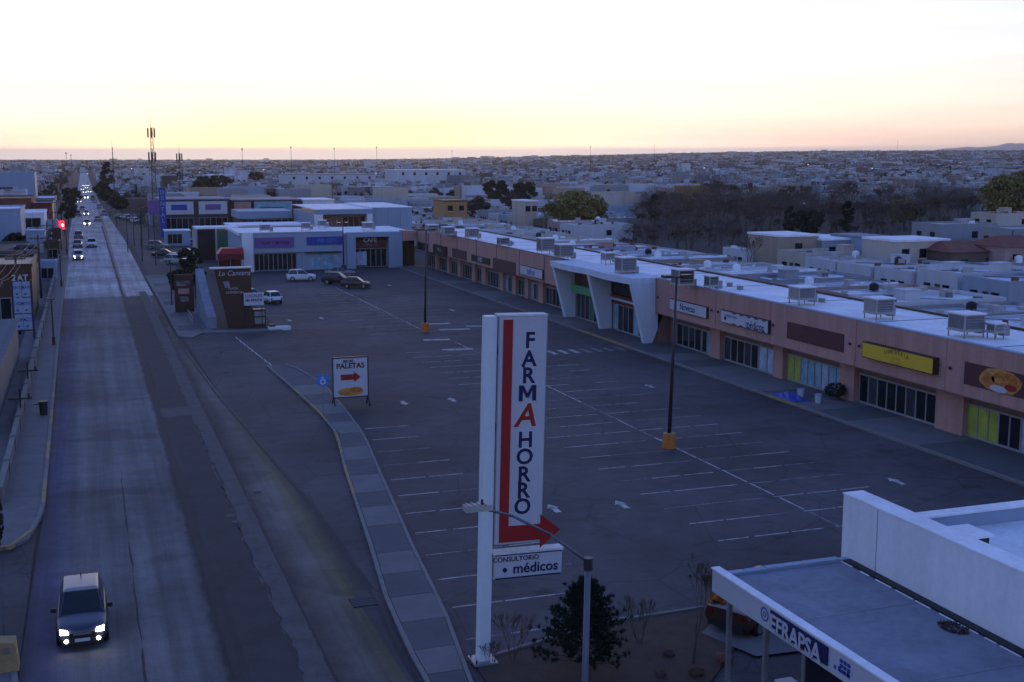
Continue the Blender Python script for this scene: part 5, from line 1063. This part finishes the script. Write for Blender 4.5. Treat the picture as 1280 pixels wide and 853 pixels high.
# dark conifers and round trees in the town
rtm = [(trunk_mesh(4, 5, .22), crown_mesh(41, 2.9, 2.5, 4.0, 34, 70, .32, 'leaf_dark')), (trunk_mesh(5, 5, .22), crown_mesh(42, 3.2, 2.2, 3.8, 34, 70, .32, 'leaf_grey')), (trunk_mesh(6, 7, .2), crown_mesh(43, 1.7, 4.0, 4.6, 30, 70, .3, 'leaf_dark'))]
NT = [(818, 285, 2, 1.0, 'narrow dark conifer left of the leafless grove'), (987, 302, 2, .9, 'dark conifer in the middle of the leafless grove'), (1058, 300, 2, 1.0, 'narrow dark conifer right of the middle of the grove'), (1010, 304, 0, 1.1, 'dark round tree standing before the grove'), (640, 272, 1, 1.3, 'grey-brown round tree left of the broad olive tree'), (620, 262, 0, 1.6, 'dark green tree in the town above the mall roof end'), (655, 262, 0, 1.5, 'dark green tree right of the other above the mall roof end'), (600, 280, 1, 1.2, 'brownish tree behind the orange house'),
      (136, 246, 2, 1.9, 'tall dark tree beside the avenue far up on the right'), (140, 262, 0, 1.0, 'dark roadside tree right of the avenue, nearest of three'), (134, 256, 0, 1.1, 'dark roadside tree right of the avenue, middle of three'), (128, 250, 0, 1.2, 'dark roadside tree right of the avenue, farthest of three'), (255, 255, 0, 1.7, 'dark spreading tree above the pink panel store'), (275, 252, 0, 1.7, 'dark spreading tree right of the other above the store row'), (320, 238, 0, 1.6, 'dark tree by the long low white roof'), (90, 262, 0, 1.2, 'dark tree left of the avenue far up'), (86, 280, 0, .9, 'small dark tree left of the avenue behind the red signal'), (48, 318, 1, .8, 'brownish tree in the left yard'), (20, 322, 0, .7, 'dark shrub tree before the left edge block'), (245, 372, 2, .75, 'narrow dark evergreen behind the slanted totem wall'), (233, 366, 2, .7, 'narrow dark evergreen left of the other behind the totem'), (225, 372, 0, .55, 'round dark shrub tree behind the poster stand'), (152, 268, 0, .9, 'dark verge tree near the parked cars')]
for px, py, k, s, lb in NT:
    q = G(px, py); place_pair('town_tree', lb, 'tree', q.x, q.y, 0, *rtm[k], (s, s, s), px*.7, 'trees about the town', 'crown')
# palm by the verge
for px, py, lb in ((177, 309, 'palm tree with shaggy head on the right verge of the avenue'),):
    q = G(px, py); t = thing('palm_tree', lb, 'tree', (q.x, q.y, 0)); MB().tube((q.x, q.y, 0), (q.x+.2, q.y, 5.6), .22, .16, 8).build('trunk', M['bark'], t)
    mbp = MB(); rg = random.Random(4)
    for k in range(46):
        a = rg.uniform(0, 6.28); el = rg.uniform(-.9, 1.1); d = Vector((math.cos(a)*math.cos(el), math.sin(a)*math.cos(el), math.sin(el))); p0 = Vector((q.x+.2, q.y, 5.6)); p1 = p0+d*1.3; p2 = p1+(d+Vector((0, 0, -.8)))*.8; sd_ = d.cross(Vector((0, 0, 1))).normalized()*.14
        mbp.add([p0-sd_*.5, p0+sd_*.5, p1+sd_, p1-sd_, p2], [(0, 1, 2, 3), (3, 2, 4)])
    mbp.build('crown', M['leaf_grey'], t)
# ---- pine in the planting bed
t = thing('pine_tree', 'dark bushy pine in the planting bed behind the street lamp', 'tree', (15.3, 35.8, .09)); rg = random.Random(77)
MB().tube((15.3, 35.8, .05), (15.25, 35.8, 3.1), .09, .03, 8).build('trunk', M['bark'], t); mbn = MB(); mbb = MB()
for k in range(170):
    u = (k+.5)/170; z = .35+u*2.95; r = (1.62*(1-u)**.8+.10)*rg.choice((.5, .7, .9, 1.0, 1.2)); a = k*2.4+rg.random()*.5
    tip = Vector((15.27+math.cos(a)*r, 35.8+math.sin(a)*r, z+r*.32)); root = Vector((15.27, 35.8, z-.05)); mbb.tube(root, tip, .018, .008, 4)
    for j in range(7):
        c = root.lerp(tip, .55+.48*(j+rg.random())/7)+Vector((rg.gauss(0, .06), rg.gauss(0, .06), rg.gauss(0, .05)))
        for n_ in range(30):
            d = (Vector((rg.gauss(0, 1), rg.gauss(0, 1), rg.gauss(0, 1)+.35)).normalized()+(tip-root).normalized()*.5).normalized(); sd_ = d.cross(Vector((rg.gauss(0, 1), rg.gauss(0, 1), rg.gauss(0, 1)))).normalized()*.016
            mbn.add([c-sd_, c+sd_, c+d*rg.uniform(.10, .19)], [(0, 1, 2)])
mbn.build('crown', M['leaf_pine'], t); mbb.build('branches', M['bark'], t)
# ---- bare shrubs, sapling and stones in the bed
for i, (px, py, h, lb) in enumerate(((640, 826, 1.9, 'bare twiggy shrub beside the foot of the pylon sign'), (800, 806, 2.0, 'bare twiggy shrub right of the dark pine'), (612, 832, .9, 'small bare shrub at the pylon base'))):
    q = G(px, py); a, b = bare_mesh(60+i, h, .5, 5, .006, .008, True); t = thing('bare_shrub', lb, 'shrub', (q.x, q.y, .09)); link('stems', a.mesh('stems', M['bark']), t); link('twigs', b.mesh('twigs', M['twig']), t)
q = G(866, 832); a, b = bare_mesh(70, 4.9, .26, 6, .005, .011, dense=True); t = thing('bare_sapling', 'slender leafless sapling with upright twigs left of the pavilion', 'tree', (q.x, q.y, .09)); link('trunk', a.mesh('trunk', M['bark']), t); link('branches', b.mesh('branches', M['twig']), t)
for i, (px, py, s, lb) in enumerate(((836, 822, .22, 'small dark rock between the shrub and the sapling'), (826, 848, .2, 'small dark rock at the bottom picture edge'), (870, 846, .28, 'dark rock at the foot of the sapling'), (905, 830, .3, 'reddish rock near the pavilion corner'))):
    q = G(px, py); me = bpy.data.meshes.new('rock'); bm = bmesh.new(); bmesh.ops.create_icosphere(bm, subdivisions=2, radius=s)
    for v_ in bm.verts: v_.co = v_.co*(1+.35*mnoise.noise(v_.co*5+Vector((i*7, 0, 0)))); v_.co.z *= .7
    bm.to_mesh(me); bm.free(); me.materials.append(M['dirt' if i < 3 else 'brick']); tag(link('rock', me, None, (q.x, q.y, .09+s*.4)), lb, 'rock', 'rocks in the planting bed')
q = G(938, 350); a, b = bare_mesh(81, 7, .6, 6, .02); t = thing('bare_tree', 'leafless tree rising between the roofs right behind the mall', 'tree', (q.x, q.y, 0)); link('trunk', a.mesh('trunk', M['bark']), t); link('branches', b.mesh('branches', M['twig']), t)
# ================================================================== houses
WCOL = {'white': (.50, .51, .53), 'cream': (.46, .40, .33), 'grey': (.27, .275, .29), 'pink': (.36, .25, .22), 'blue-grey': (.30, .35, .42), 'tan': (.34, .27, .20), 'brown': (.15, .10, .08), 'ochre': (.36, .20, .08)}
RCOL = [(.58, .60, .64), (.52, .56, .62), (.60, .61, .62), (.40, .42, .46), (.24, .25, .27), (.48, .46, .43)]
def house_proto(st, w_, d_, seed):
    """w_ along local x (street front, facing -y), d_ deep; flat roof with parapet"""
    rg = random.Random(seed); h = 3.1*st+.1; parts = []
    m = MB(); x0, x1, y0, y1 = -w_/2, w_/2, -d_/2, d_/2; p = .16; ph = h+rg.uniform(.25, .5)
    for a in ((x0, y0, x1, y0+p), (x0, y1-p, x1, y1), (x0, y0+p, x0+p, y1-p), (x1-p, y0+p, x1, y1-p)): m.box(a[0], a[1], 0, a[2], a[3], ph)
    parts.append(('wall', m.mesh('wall', M['house']), 'w'))
    r = MB().box(x0+p, y0+p, h-.15, x1-p, y1-p, h)
    parts.append(('roof', r.mesh('roof', M['house_roof']), 'r'))
    win = MB().box(-.6, -.03, 0, .6, .03, 1.2).mesh('window', M['glass_dark'])
    wins = []
    for s in range(st):
        for k in range(2): wins.append(((x0+w_*(.27+.46*k), y0-.032, .9+3.1*s), 0))
        wins.append(((x0-.032, y0+d_*.3, 1.0+3.1*s), math.pi/2)); wins.append(((x1+.032, y0+d_*.6, 1.0+3.1*s), math.pi/2)); wins.append(((x0+w_*.6, y1+.032, 1.0+3.1*s), 0))
    door = MB().box(x0+w_*.46, y0-.05, 0, x0+w_*.58, y0, 2.1).mesh('door', M['brown'])
    extra = []
    if seed % 3 != 2:
        tx, ty = x0+w_*rg.uniform(.2, .8), y0+d_*rg.uniform(.3, .85)
        extra.append(('water_tank', MB().tube((tx, ty, h), (tx, ty, h+.95), .52, .52, 12).tube((tx, ty, h+.95), (tx, ty, h+1.2), .52, .2, 12).mesh('water_tank', M[('black', 'roof_white', 'bun')[seed % 3]])))
    cx, cy = x0+w_*rg.uniform(.25, .75), y0+d_*rg.uniform(.2, .7)
    extra.append(('rooftop_box', MB().box(cx-.5, cy-.5, h, cx+.5, cy+.5, h+.25).box(cx-.45, cy-.45, h+.25, cx+.45, cy+.45, h+.95).mesh('rooftop_box', M['cooler'])))
    if rg.random() < .4:
        bx0 = x0+w_*rg.uniform(.15, .6); by0 = y0+d_*rg.uniform(.4, .6); extra.append(('stair_hut', MB().box(bx0, by0, h, bx0+1.7, by0+1.9, h+1.2).box(bx0-.1, by0-.1, h+1.2, bx0+1.8, by0+2.0, h+1.3).mesh('stair_hut', M['house'])))
    cl = MB()
    for _ in range(7):
        a, b, e = rg.uniform(.2, .7), rg.uniform(.2, 1.1), rg.uniform(.15, .6); cx, cy = x0+w_*rg.uniform(.12, .88), y0+d_*rg.uniform(.08, .92); cl.box(cx-a/2, cy-b/2, h, cx+a/2, cy+b/2, h+e)
    cl.tube((x0+.4, y0+d_*.2, h+.12), (x1-.6, y0+d_*.75, h+.12), .05, .05, 5)
    extra.append(('roof_clutter', cl.mesh('roof_clutter', M[('cooler', 'roof_white', 'louver', 'brick')[seed % 4]])))
    return parts, win, wins, door, extra, (w_, d_, h)
HP = {1: [house_proto(1, 7.6, 14, s) for s in (0, 1, 2, 3, 4)], 2: [house_proto(2, 7.6, 12, s) for s in (5, 6, 7, 8)]}
house_count = 0
def house(x, y, z, rz, st, k, wname, rcol, label, group, detail=True, sc_=(1, 1, 1)):
    global house_count
    parts, win, wins, door, extra, dim = HP[st][k % len(HP[st])]
    t = thing('house', label, 'house', (x, y, z), group, rz); t.scale = sc_; wc = tuple(q*1.0 for q in WCOL[wname])
    for n_, me, c in parts:
        o = link(n_, me, t); o.color = (*(wc if c == 'w' else rcol), 1)
    if detail:
        for loc, r in wins: o = link('window', win, t, loc); o.rotation_euler = (0, 0, r)
        link('door', door, t)
        for n_, me in extra:
            o = link(n_, me, t)
            if n_ == 'stair_hut': o.color = (*wc, 1)
            if n_ == 'roof_clutter': o['kind'] = 'stuff'
    house_count += 1; return t
rg = random.Random(99); OCC = []
names = list(WCOL); wts = [9, 4, 4, 2, 3, 2, 1, .4]
rowx = [(68.4, 1), (83.0, -1), (104.5, 1), (119.5, -1), (143, 1), (158, -1), (182, 1), (197, -1), (221, 1), (236, -1), (260, 1), (275, -1), (299, 1), (314, -1)]
for r, (X, side) in enumerate(rowx):
    y = 46.+rg.uniform(0, 4); idx = 0
    while y < 470:
        w_ = 7.9; px, py, dz = PX((X, y, 0)); near = PX((X-7, y, 3))
        ok = px < 1345 and px > 470 and dz > 0
        if ok and r >= 2 and 770 < px < 1235 and 255 < py < (400 if px < 955 else 322): ok = False
        if ok and any(abs(X-gx) < 7 and abs(y-gy) < 5 for gx, gy in GROVE): ok = False
        if ok and r >= 2 and rg.random() < .10: ok = False
        if y > 208 and X < 70 and y < 215: ok = False
        if ok and house_count < 236:
            idx += 1; st = 1 if (r < 4 or rg.random() < .6) else 2; wn = rg.choices(names, wts)[0]; rc = rg.choice(RCOL[:4] if rg.random() < .85 else RCOL[4:]); k = rg.randrange(5)
            lb = '%s %s flat-roofed house in the %s row behind the mall, %s from the near end' % (wn, 'one-storey' if st == 1 else 'two-storey', ordn(r+1), ordn(idx))
            house(X+rg.uniform(-.4, .4), y, 0, -math.pi/2*side, st, k, wn, rc, lb, 'flat-roofed houses behind the mall', dz < 330, (1, 1, rg.uniform(.88, 1.1) if r > 1 else rg.uniform(.68, .86))); OCC.append((X, y))
        y += w_+rg.choice((0.05, .05, .3, 1.2))
struct(sheet('back_street', [(90.2, 44), (97.2, 44), (97.2, 480), (90.2, 480)], .004, M['asphalt_side'])); struct(sheet('back_street', [(126.8, 60), (135.6, 60), (135.6, 480), (126.8, 480)], .004, M['asphalt_side']))
# special houses seen behind the roofs
def bigger(name, label, px0, px1, ybase, z1, wn, depth, roofm, hip=False, wins=2, st=2):
    a = G(px0, ybase); b = G(px1, ybase); Y = min(a.y, b.y); xa, xb = OY(px0, ybase, Y).x, OY(px1, ybase, Y).x
    t = thing(name, label, 'house', ((xa+xb)/2, Y, 0)); o = MB().box(xa, Y, 0, xb, Y+depth, z1).build('wall', M['house'], t); o.color = (*WCOL[wn], 1)
    if hip:
        c = (xa+xb)/2; MB().add([(xa-.4, Y-.4, z1), (xb+.4, Y-.4, z1), (xb+.4, Y+depth, z1), (xa-.4, Y+depth, z1), (c-(xb-xa)*.28, Y+depth/2, z1+1.3), (c+(xb-xa)*.28, Y+depth/2, z1+1.3)], [(0, 1, 5, 4), (1, 2, 5), (2, 3, 4, 5), (3, 0, 4)]).build('roof', M[roofm], t)
    else: MB().box(xa-.15, Y-.15, z1, xb+.15, Y+depth, z1+.3).build('roof', M[roofm], t)
    n = max(1, wins)
    for k in range(n):
        x = xa+(xb-xa)*(k+.5)/n; f_ = MB().box(x-.6, Y-.06, z1-2.3, x+.6, Y-.002, z1-1.0).build('window', M['glass_dark'], t); MB().box(x-.7, Y-.1, z1-2.4, x+.7, Y-.062, z1-2.3).build('sill', M['white_paint'], f_)
bigger('town_house', 'beige windowless house face at the left end of the back row', 972, 1022, 341, 5.6, 'tan', 9, 'roof_white', False, 0)
bigger('town_house', 'grey house with a wide window beside the beige house face', 1026, 1078, 340, 5.0, 'grey', 9, 'roof_white', False, 2)
bigger('town_house', 'grey-blue house with one square window in the back row', 1080, 1115, 342, 5.4, 'blue-grey', 9, 'roof_grey', False, 1)
bigger('town_house', 'cream two-storey house with small dark windows in the back row', 1119, 1184, 352, 5.8, 'cream', 8, 'roof_white', False, 3)
bigger('town_house', 'house with red-brown hipped roof right of the cream house', 1188, 1250, 355, 4.6, 'brown', 9, 'tile_roof', True, 2)
bigger('town_house', 'pale pink house with brown roof at the right edge of the back row', 1254, 1310, 356, 5.4, 'pink', 8, 'tile_roof', True, 2)
bigger('town_house', 'ochre orange two-storey house beyond the mall roof end', 556, 584, 288, 7.0, 'ochre', 10, 'brown', False, 2)
bigger('town_house', 'cream narrow house with columns left of the broad olive tree', 656, 672, 292, 7.4, 'cream', 9, 'roof_white', False, 2)
bigger('long_hall', 'long low hall with pale roof across the town left of centre', 262, 325, 232, 6.5, 'grey', 30, 'roof_white', False, 4)
bigger('long_hall', 'wide white hall with blue-white roof above the white store', 497, 582, 242, 11.5, 'white', 26, 'roof_white', False, 6)
bigger('long_hall', 'pale long building left of the wide white hall', 360, 470, 240, 9.0, 'white', 30, 'roof_grey', False, 7)
# town blocks beyond the stores and left of the avenue
rows = [(y0, x0, x1) for y0, x0, x1 in ((334, 20, 200), (352, 24, 170), (376, 20, 170), (394, 20, 170), (420, 16, 150))]
for r, (Y0, xa, xb) in enumerate(rows):
    x = xa; idx = 0
    while x < xb:
        px, py, dz = PX((x, Y0, 0))
        if 150 < px < 700 and rg.random() < .8 and not any(abs(x-a) < 8 and abs(Y0-b) < 8 for a, b in OCC) and house_count < 296:
            idx += 1; st = 2 if rg.random() < .35 else 1; wn = rg.choices(names, wts)[0]
            house(x, Y0, 0, 0, st, rg.randrange(5), wn, rg.choice(RCOL), '%s %s house in the %s row beyond the shop forecourt, %s from the avenue' % (wn, 'two-storey' if st == 2 else 'low', ordn(r+1), ordn(idx)), 'houses beyond the shops', False, (rg.uniform(1, 1.5), 1, rg.uniform(.9, 1.3)))
        x += rg.uniform(8.5, 14)
# ---- everything farther out: one mass of roofs and tree tops
def far_city(seed=7):
    rg = np.random.default_rng(seed); V = []; Fq = []; C = []
    cols = np.array([(.50, .51, .54), (.46, .47, .50), (.40, .36, .31), (.28, .28, .30), (.33, .25, .22), (.36, .40, .46), (.20, .15, .13), (.55, .56, .58)]); pr = np.array([.24, .17, .13, .12, .08, .13, .05, .08])
    def boxes(n, d0, d1, pw, wmin, wmax, hmin, hmax):
        d = (d0**pw+(d1**pw-d0**pw)*rg.random(n))**(1/pw); az = np.radians(rg.uniform(-14, 52, n)); x = d*np.sin(az); y = d*np.cos(az)
        x = np.round(x/13)*13+rg.uniform(-3, 3, n)
        w_ = rg.uniform(wmin, wmax, n); dp = rg.uniform(wmin, wmax, n); h = rg.uniform(hmin, hmax, n); h = np.where(rg.random(n) < .015, h*2., h)
        ci = rg.choice(len(cols), n, p=pr); zt_ = TZ(x, y)
        for i in range(n):
            X, Y = x[i], y[i]
            if -16 < X < 12 and Y < 1500: continue
            if d[i] < 2600 and (X % 91 < 11 or Y % 150 < 10): continue
            if Y < 480 and X > 12 and X < 330 and Y > 30: continue
            if -60 < X <= -16 and Y < 340: continue
            if -80 < X < -12 and 515 < Y < 550: continue
            if 480 > Y: 
                if X < -60 and Y < 60: continue
            z = float(zt_[i])-.3; b = len(V); a, c = w_[i]/2, dp[i]/2; t_ = h[i]+.3
            V.extend([(X-a, Y-c, z), (X+a, Y-c, z), (X+a, Y+c, z), (X-a, Y+c, z), (X-a, Y-c, z+t_), (X+a, Y-c, z+t_), (X+a, Y+c, z+t_), (X-a, Y+c, z+t_)])
            wc = cols[ci[i]]*(rg.uniform(.85, 1.2) if rg.random() < .4 else rg.uniform(.25, .7)); rc = np.array((.70, .72, .75))*(rg.uniform(.75, 1.05) if rg.random() < .42 else rg.uniform(.14, .5)) if rg.random() < .8 else cols[ci[i]]*.3
            Fq.extend([(b, b+1, b+5, b+4), (b+1, b+2, b+6, b+5), (b+2, b+3, b+7, b+6), (b+3, b, b+4, b+7), (b+4, b+5, b+6, b+7)]); C.extend([wc]*4+[rc])
            if d[i] < 1100:
                # windows: dark recess boxes on the near face, and a roof box
                for k in range(2):
                    xx = X-a+w_[i]*(.25+.45*k); b2 = len(V); zz = z+h[i]*.45
                    V.extend([(xx-.6, Y-c-.05, zz), (xx+.6, Y-c-.05, zz), (xx+.6, Y-c-.05, zz+1.3), (xx-.6, Y-c-.05, zz+1.3)]); Fq.append((b2, b2+1, b2+2, b2+3)); C.append(np.array((.02, .022, .028)))
                b2 = len(V); xx, yy, s = X+rg.uniform(-.5, .5)*a, Y+rg.uniform(-.5, .5)*c, rg.uniform(.5, 1.2); z2 = z+t_; hh = rg.uniform(.8, 2.)
                V.extend([(xx-s, yy-s, z2), (xx+s, yy-s, z2), (xx+s, yy+s, z2), (xx-s, yy+s, z2), (xx-s, yy-s, z2+hh), (xx+s, yy-s, z2+hh), (xx+s, yy+s, z2+hh), (xx-s, yy+s, z2+hh)])
                Fq.extend([(b2, b2+1, b2+5, b2+4), (b2+1, b2+2, b2+6, b2+5), (b2+2, b2+3, b2+7, b2+6), (b2+3, b2, b2+4, b2+7), (b2+4, b2+5, b2+6, b2+7)]); C.extend([cols[rg.integers(8)]*.8]*5)
    boxes(2600, 330, 800, 2, 4.5, 9.5, 2.6, 6.2); boxes(6500, 700, 1700, 2, 5.5, 11, 2.8, 6.2); boxes(6500, 1600, 4000, 1.8, 8, 18, 3, 7); boxes(4500, 3800, 9000, 1.6, 12, 40, 4, 9)
    return V, Fq, C
def colmesh(name, V, Fq, C):
    me = bpy.data.meshes.new(name); me.from_pydata([tuple(map(float, v)) for v in V], [], Fq)
    at = me.attributes.new('tone', 'FLOAT_COLOR', 'FACE'); at.data.foreach_set('color', np.concatenate([np.array(C, float), np.ones((len(C), 1))], 1).astype(np.float32).ravel())
    m = bpy.data.materials.new(name); m.use_nodes = True; b = m.node_tree.nodes['Principled BSDF']; b.inputs['Roughness'].default_value = .9
    an = m.node_tree.nodes.new('ShaderNodeAttribute'); an.attribute_name = 'tone'
    nz_ = m.node_tree.nodes.new('ShaderNodeTexNoise'); nz_.inputs['Scale'].default_value = .25; nz_.inputs['Detail'].default_value = 4; tcn = m.node_tree.nodes.new('ShaderNodeTexCoord'); m.node_tree.links.new(tcn.outputs['Object'], nz_.inputs[0])
    mr = m.node_tree.nodes.new('ShaderNodeMapRange'); mr.inputs[1].default_value = .3; mr.inputs[2].default_value = .7; mr.inputs[3].default_value = .7; mr.inputs[4].default_value = 1.2; m.node_tree.links.new(nz_.outputs[0], mr.inputs[0])
    mx = m.node_tree.nodes.new('ShaderNodeMix'); mx.data_type = 'RGBA'; mx.blend_type = 'MULTIPLY'; mx.inputs[0].default_value = 1; m.node_tree.links.new(an.outputs['Color'], mx.inputs[6]); m.node_tree.links.new(mr.outputs[0], mx.inputs[7]); m.node_tree.links.new(mx.outputs[2], b.inputs['Base Color'])
    me.materials.append(m); return link(name, me)
o = colmesh('distant_city', *far_city()); tag(o, 'mass of low pale roofs of the city reaching the horizon', 'city', None, 'stuff')
def far_trees(seed=3):
    rg = np.random.default_rng(seed); V = []; Fq = []; C = []
    bands = [(900, 330, 900, 3.0, 34), (3400, 800, 2200, 3.6, 18), (4200, 2000, 6500, 6., 10)]
    for n, d0, d1, s, nl in bands:
        d = np.sqrt(d0**2+(d1**2-d0**2)*rg.random(n)); az = np.radians(rg.uniform(-14, 52, n))
        for i in range(n):
            X, Y = d[i]*math.sin(az[i]), d[i]*math.cos(az[i])
            if -12 < X < 12 and Y < 1500: continue
            if Y < 470 and 12 < X < 320 and rg.random() < .75: continue
            z = float(TZ(X, Y)); r = s*rg.uniform(.6, 1.3); c = np.array([(.030, .038, .024), (.07, .055, .048), (.06, .055, .024), (.028, .034, .022)][rg.integers(4)])
            for _ in range(nl):
                u = rg.normal(size=3); u /= np.linalg.norm(u); p = np.array((X, Y, z+r*.85))+u*r*np.array((1, 1, .75))*rg.uniform(.5, 1); a = rg.normal(size=3); a /= np.linalg.norm(a); b_ = np.cross(a, rg.normal(size=3)); b_ /= np.linalg.norm(b_); k = r*.36
                b0 = len(V); V.extend([p-a*k, p+b_*k*.7, p+a*k, p-b_*k*.7]); Fq.append((b0, b0+1, b0+2, b0+3)); C.append(c*rg.uniform(.7, 1.3))
    return V, Fq, C
o = colmesh('distant_trees', *far_trees()); tag(o, 'scattered dark tree tops among the far roofs', 'trees', None, 'stuff')
mbl = MB(); rl2 = random.Random(5)
for px, py in ((165, 214), (110, 224), (660, 206), (1150, 194), (690, 216), (880, 212), (250, 222), (1010, 208), (560, 220), (330, 216), (45, 222), (20, 236), (770, 226), (1090, 214), (470, 224), (1200, 206), (985, 262), (1003, 262), (1004, 283)):
    q = G(px, py+rl2.uniform(4, 6)); z = float(TZ(q.x, q.y)); s_ = q.length/1500*.45
    mbl.tube((q.x, q.y, z), (q.x, q.y, z+6.5), .08, .06, 4, 0); mbl.box(q.x-s_, q.y-s_, z+6.5, q.x+s_, q.y+s_, z+6.5+s_, 1)
o = mbl.build('distant_street_lights', [M['metal_dark'], M['lamp_town']]); tag(o, 'scattered lit street lights over the far town', 'street lights', None, 'stuff')
# ================================================================== far mountain
def mountain():
    V = []; Fq = []; n, mrows = 60, 12
    c0 = OY(1152, 190, 11600.); c1 = OY(1400, 190, 11600.)
    for j in range(mrows):
        for i in range(n):
            u = i/(n-1); v = j/(mrows-1); x = c0.x+(c1.x-c0.x)*u; y = 11200+v*1600
            prof = max(0, (.30*sstep(0, .12, u)+.25*math.exp(-((u-.33)/.10)**2)+.35*math.exp(-((u-.62)/.16)**2)+.2*sstep(.3, .9, u)))*(1-sstep(.9, 1., u)); h = 235*prof*math.sin(math.pi*min(1, v*1.0+.0))*(1+.28*mnoise.noise(Vector((u*14, v*5, 1)))+.1*mnoise.noise(Vector((u*45, v*9, 1))))
            V.append((x, y, h-5+float(TZ(x, y))*.6))
    for j in range(mrows-1):
        for i in range(n-1): Fq.append((j*n+i, j*n+i+1, (j+1)*n+i+1, (j+1)*n+i))
    me = bpy.data.meshes.new('mountain'); me.from_pydata(V, [], Fq); me.materials.append(mat('mountain_rock', (.22, .17, .15), .95, .2, .002, .01)); me.polygons.foreach_set('use_smooth', [True]*len(Fq)); return struct(link('mountain', me))
mountain()
# ================================================================== haze
hz = MB().box(-5400, -900, -6, 14200, 15200, 290).mesh('haze', bpy.data.materials.new('haze_air'))
hm = hz.materials[0]; hm.use_nodes = True; hn = hm.node_tree; hn.nodes.remove(hn.nodes['Principled BSDF'])
pv = hn.nodes.new('ShaderNodeVolumePrincipled'); pv.inputs['Color'].default_value = (.92, .93, .97, 1); pv.inputs['Density'].default_value = 4e-5; pv.inputs['Anisotropy'].default_value = .7
hn.links.new(pv.outputs[0], hn.nodes['Material Output'].inputs['Volume'])
tag(link('haze', hz), 'thin dusk haze over the whole town', 'haze', None, 'stuff')
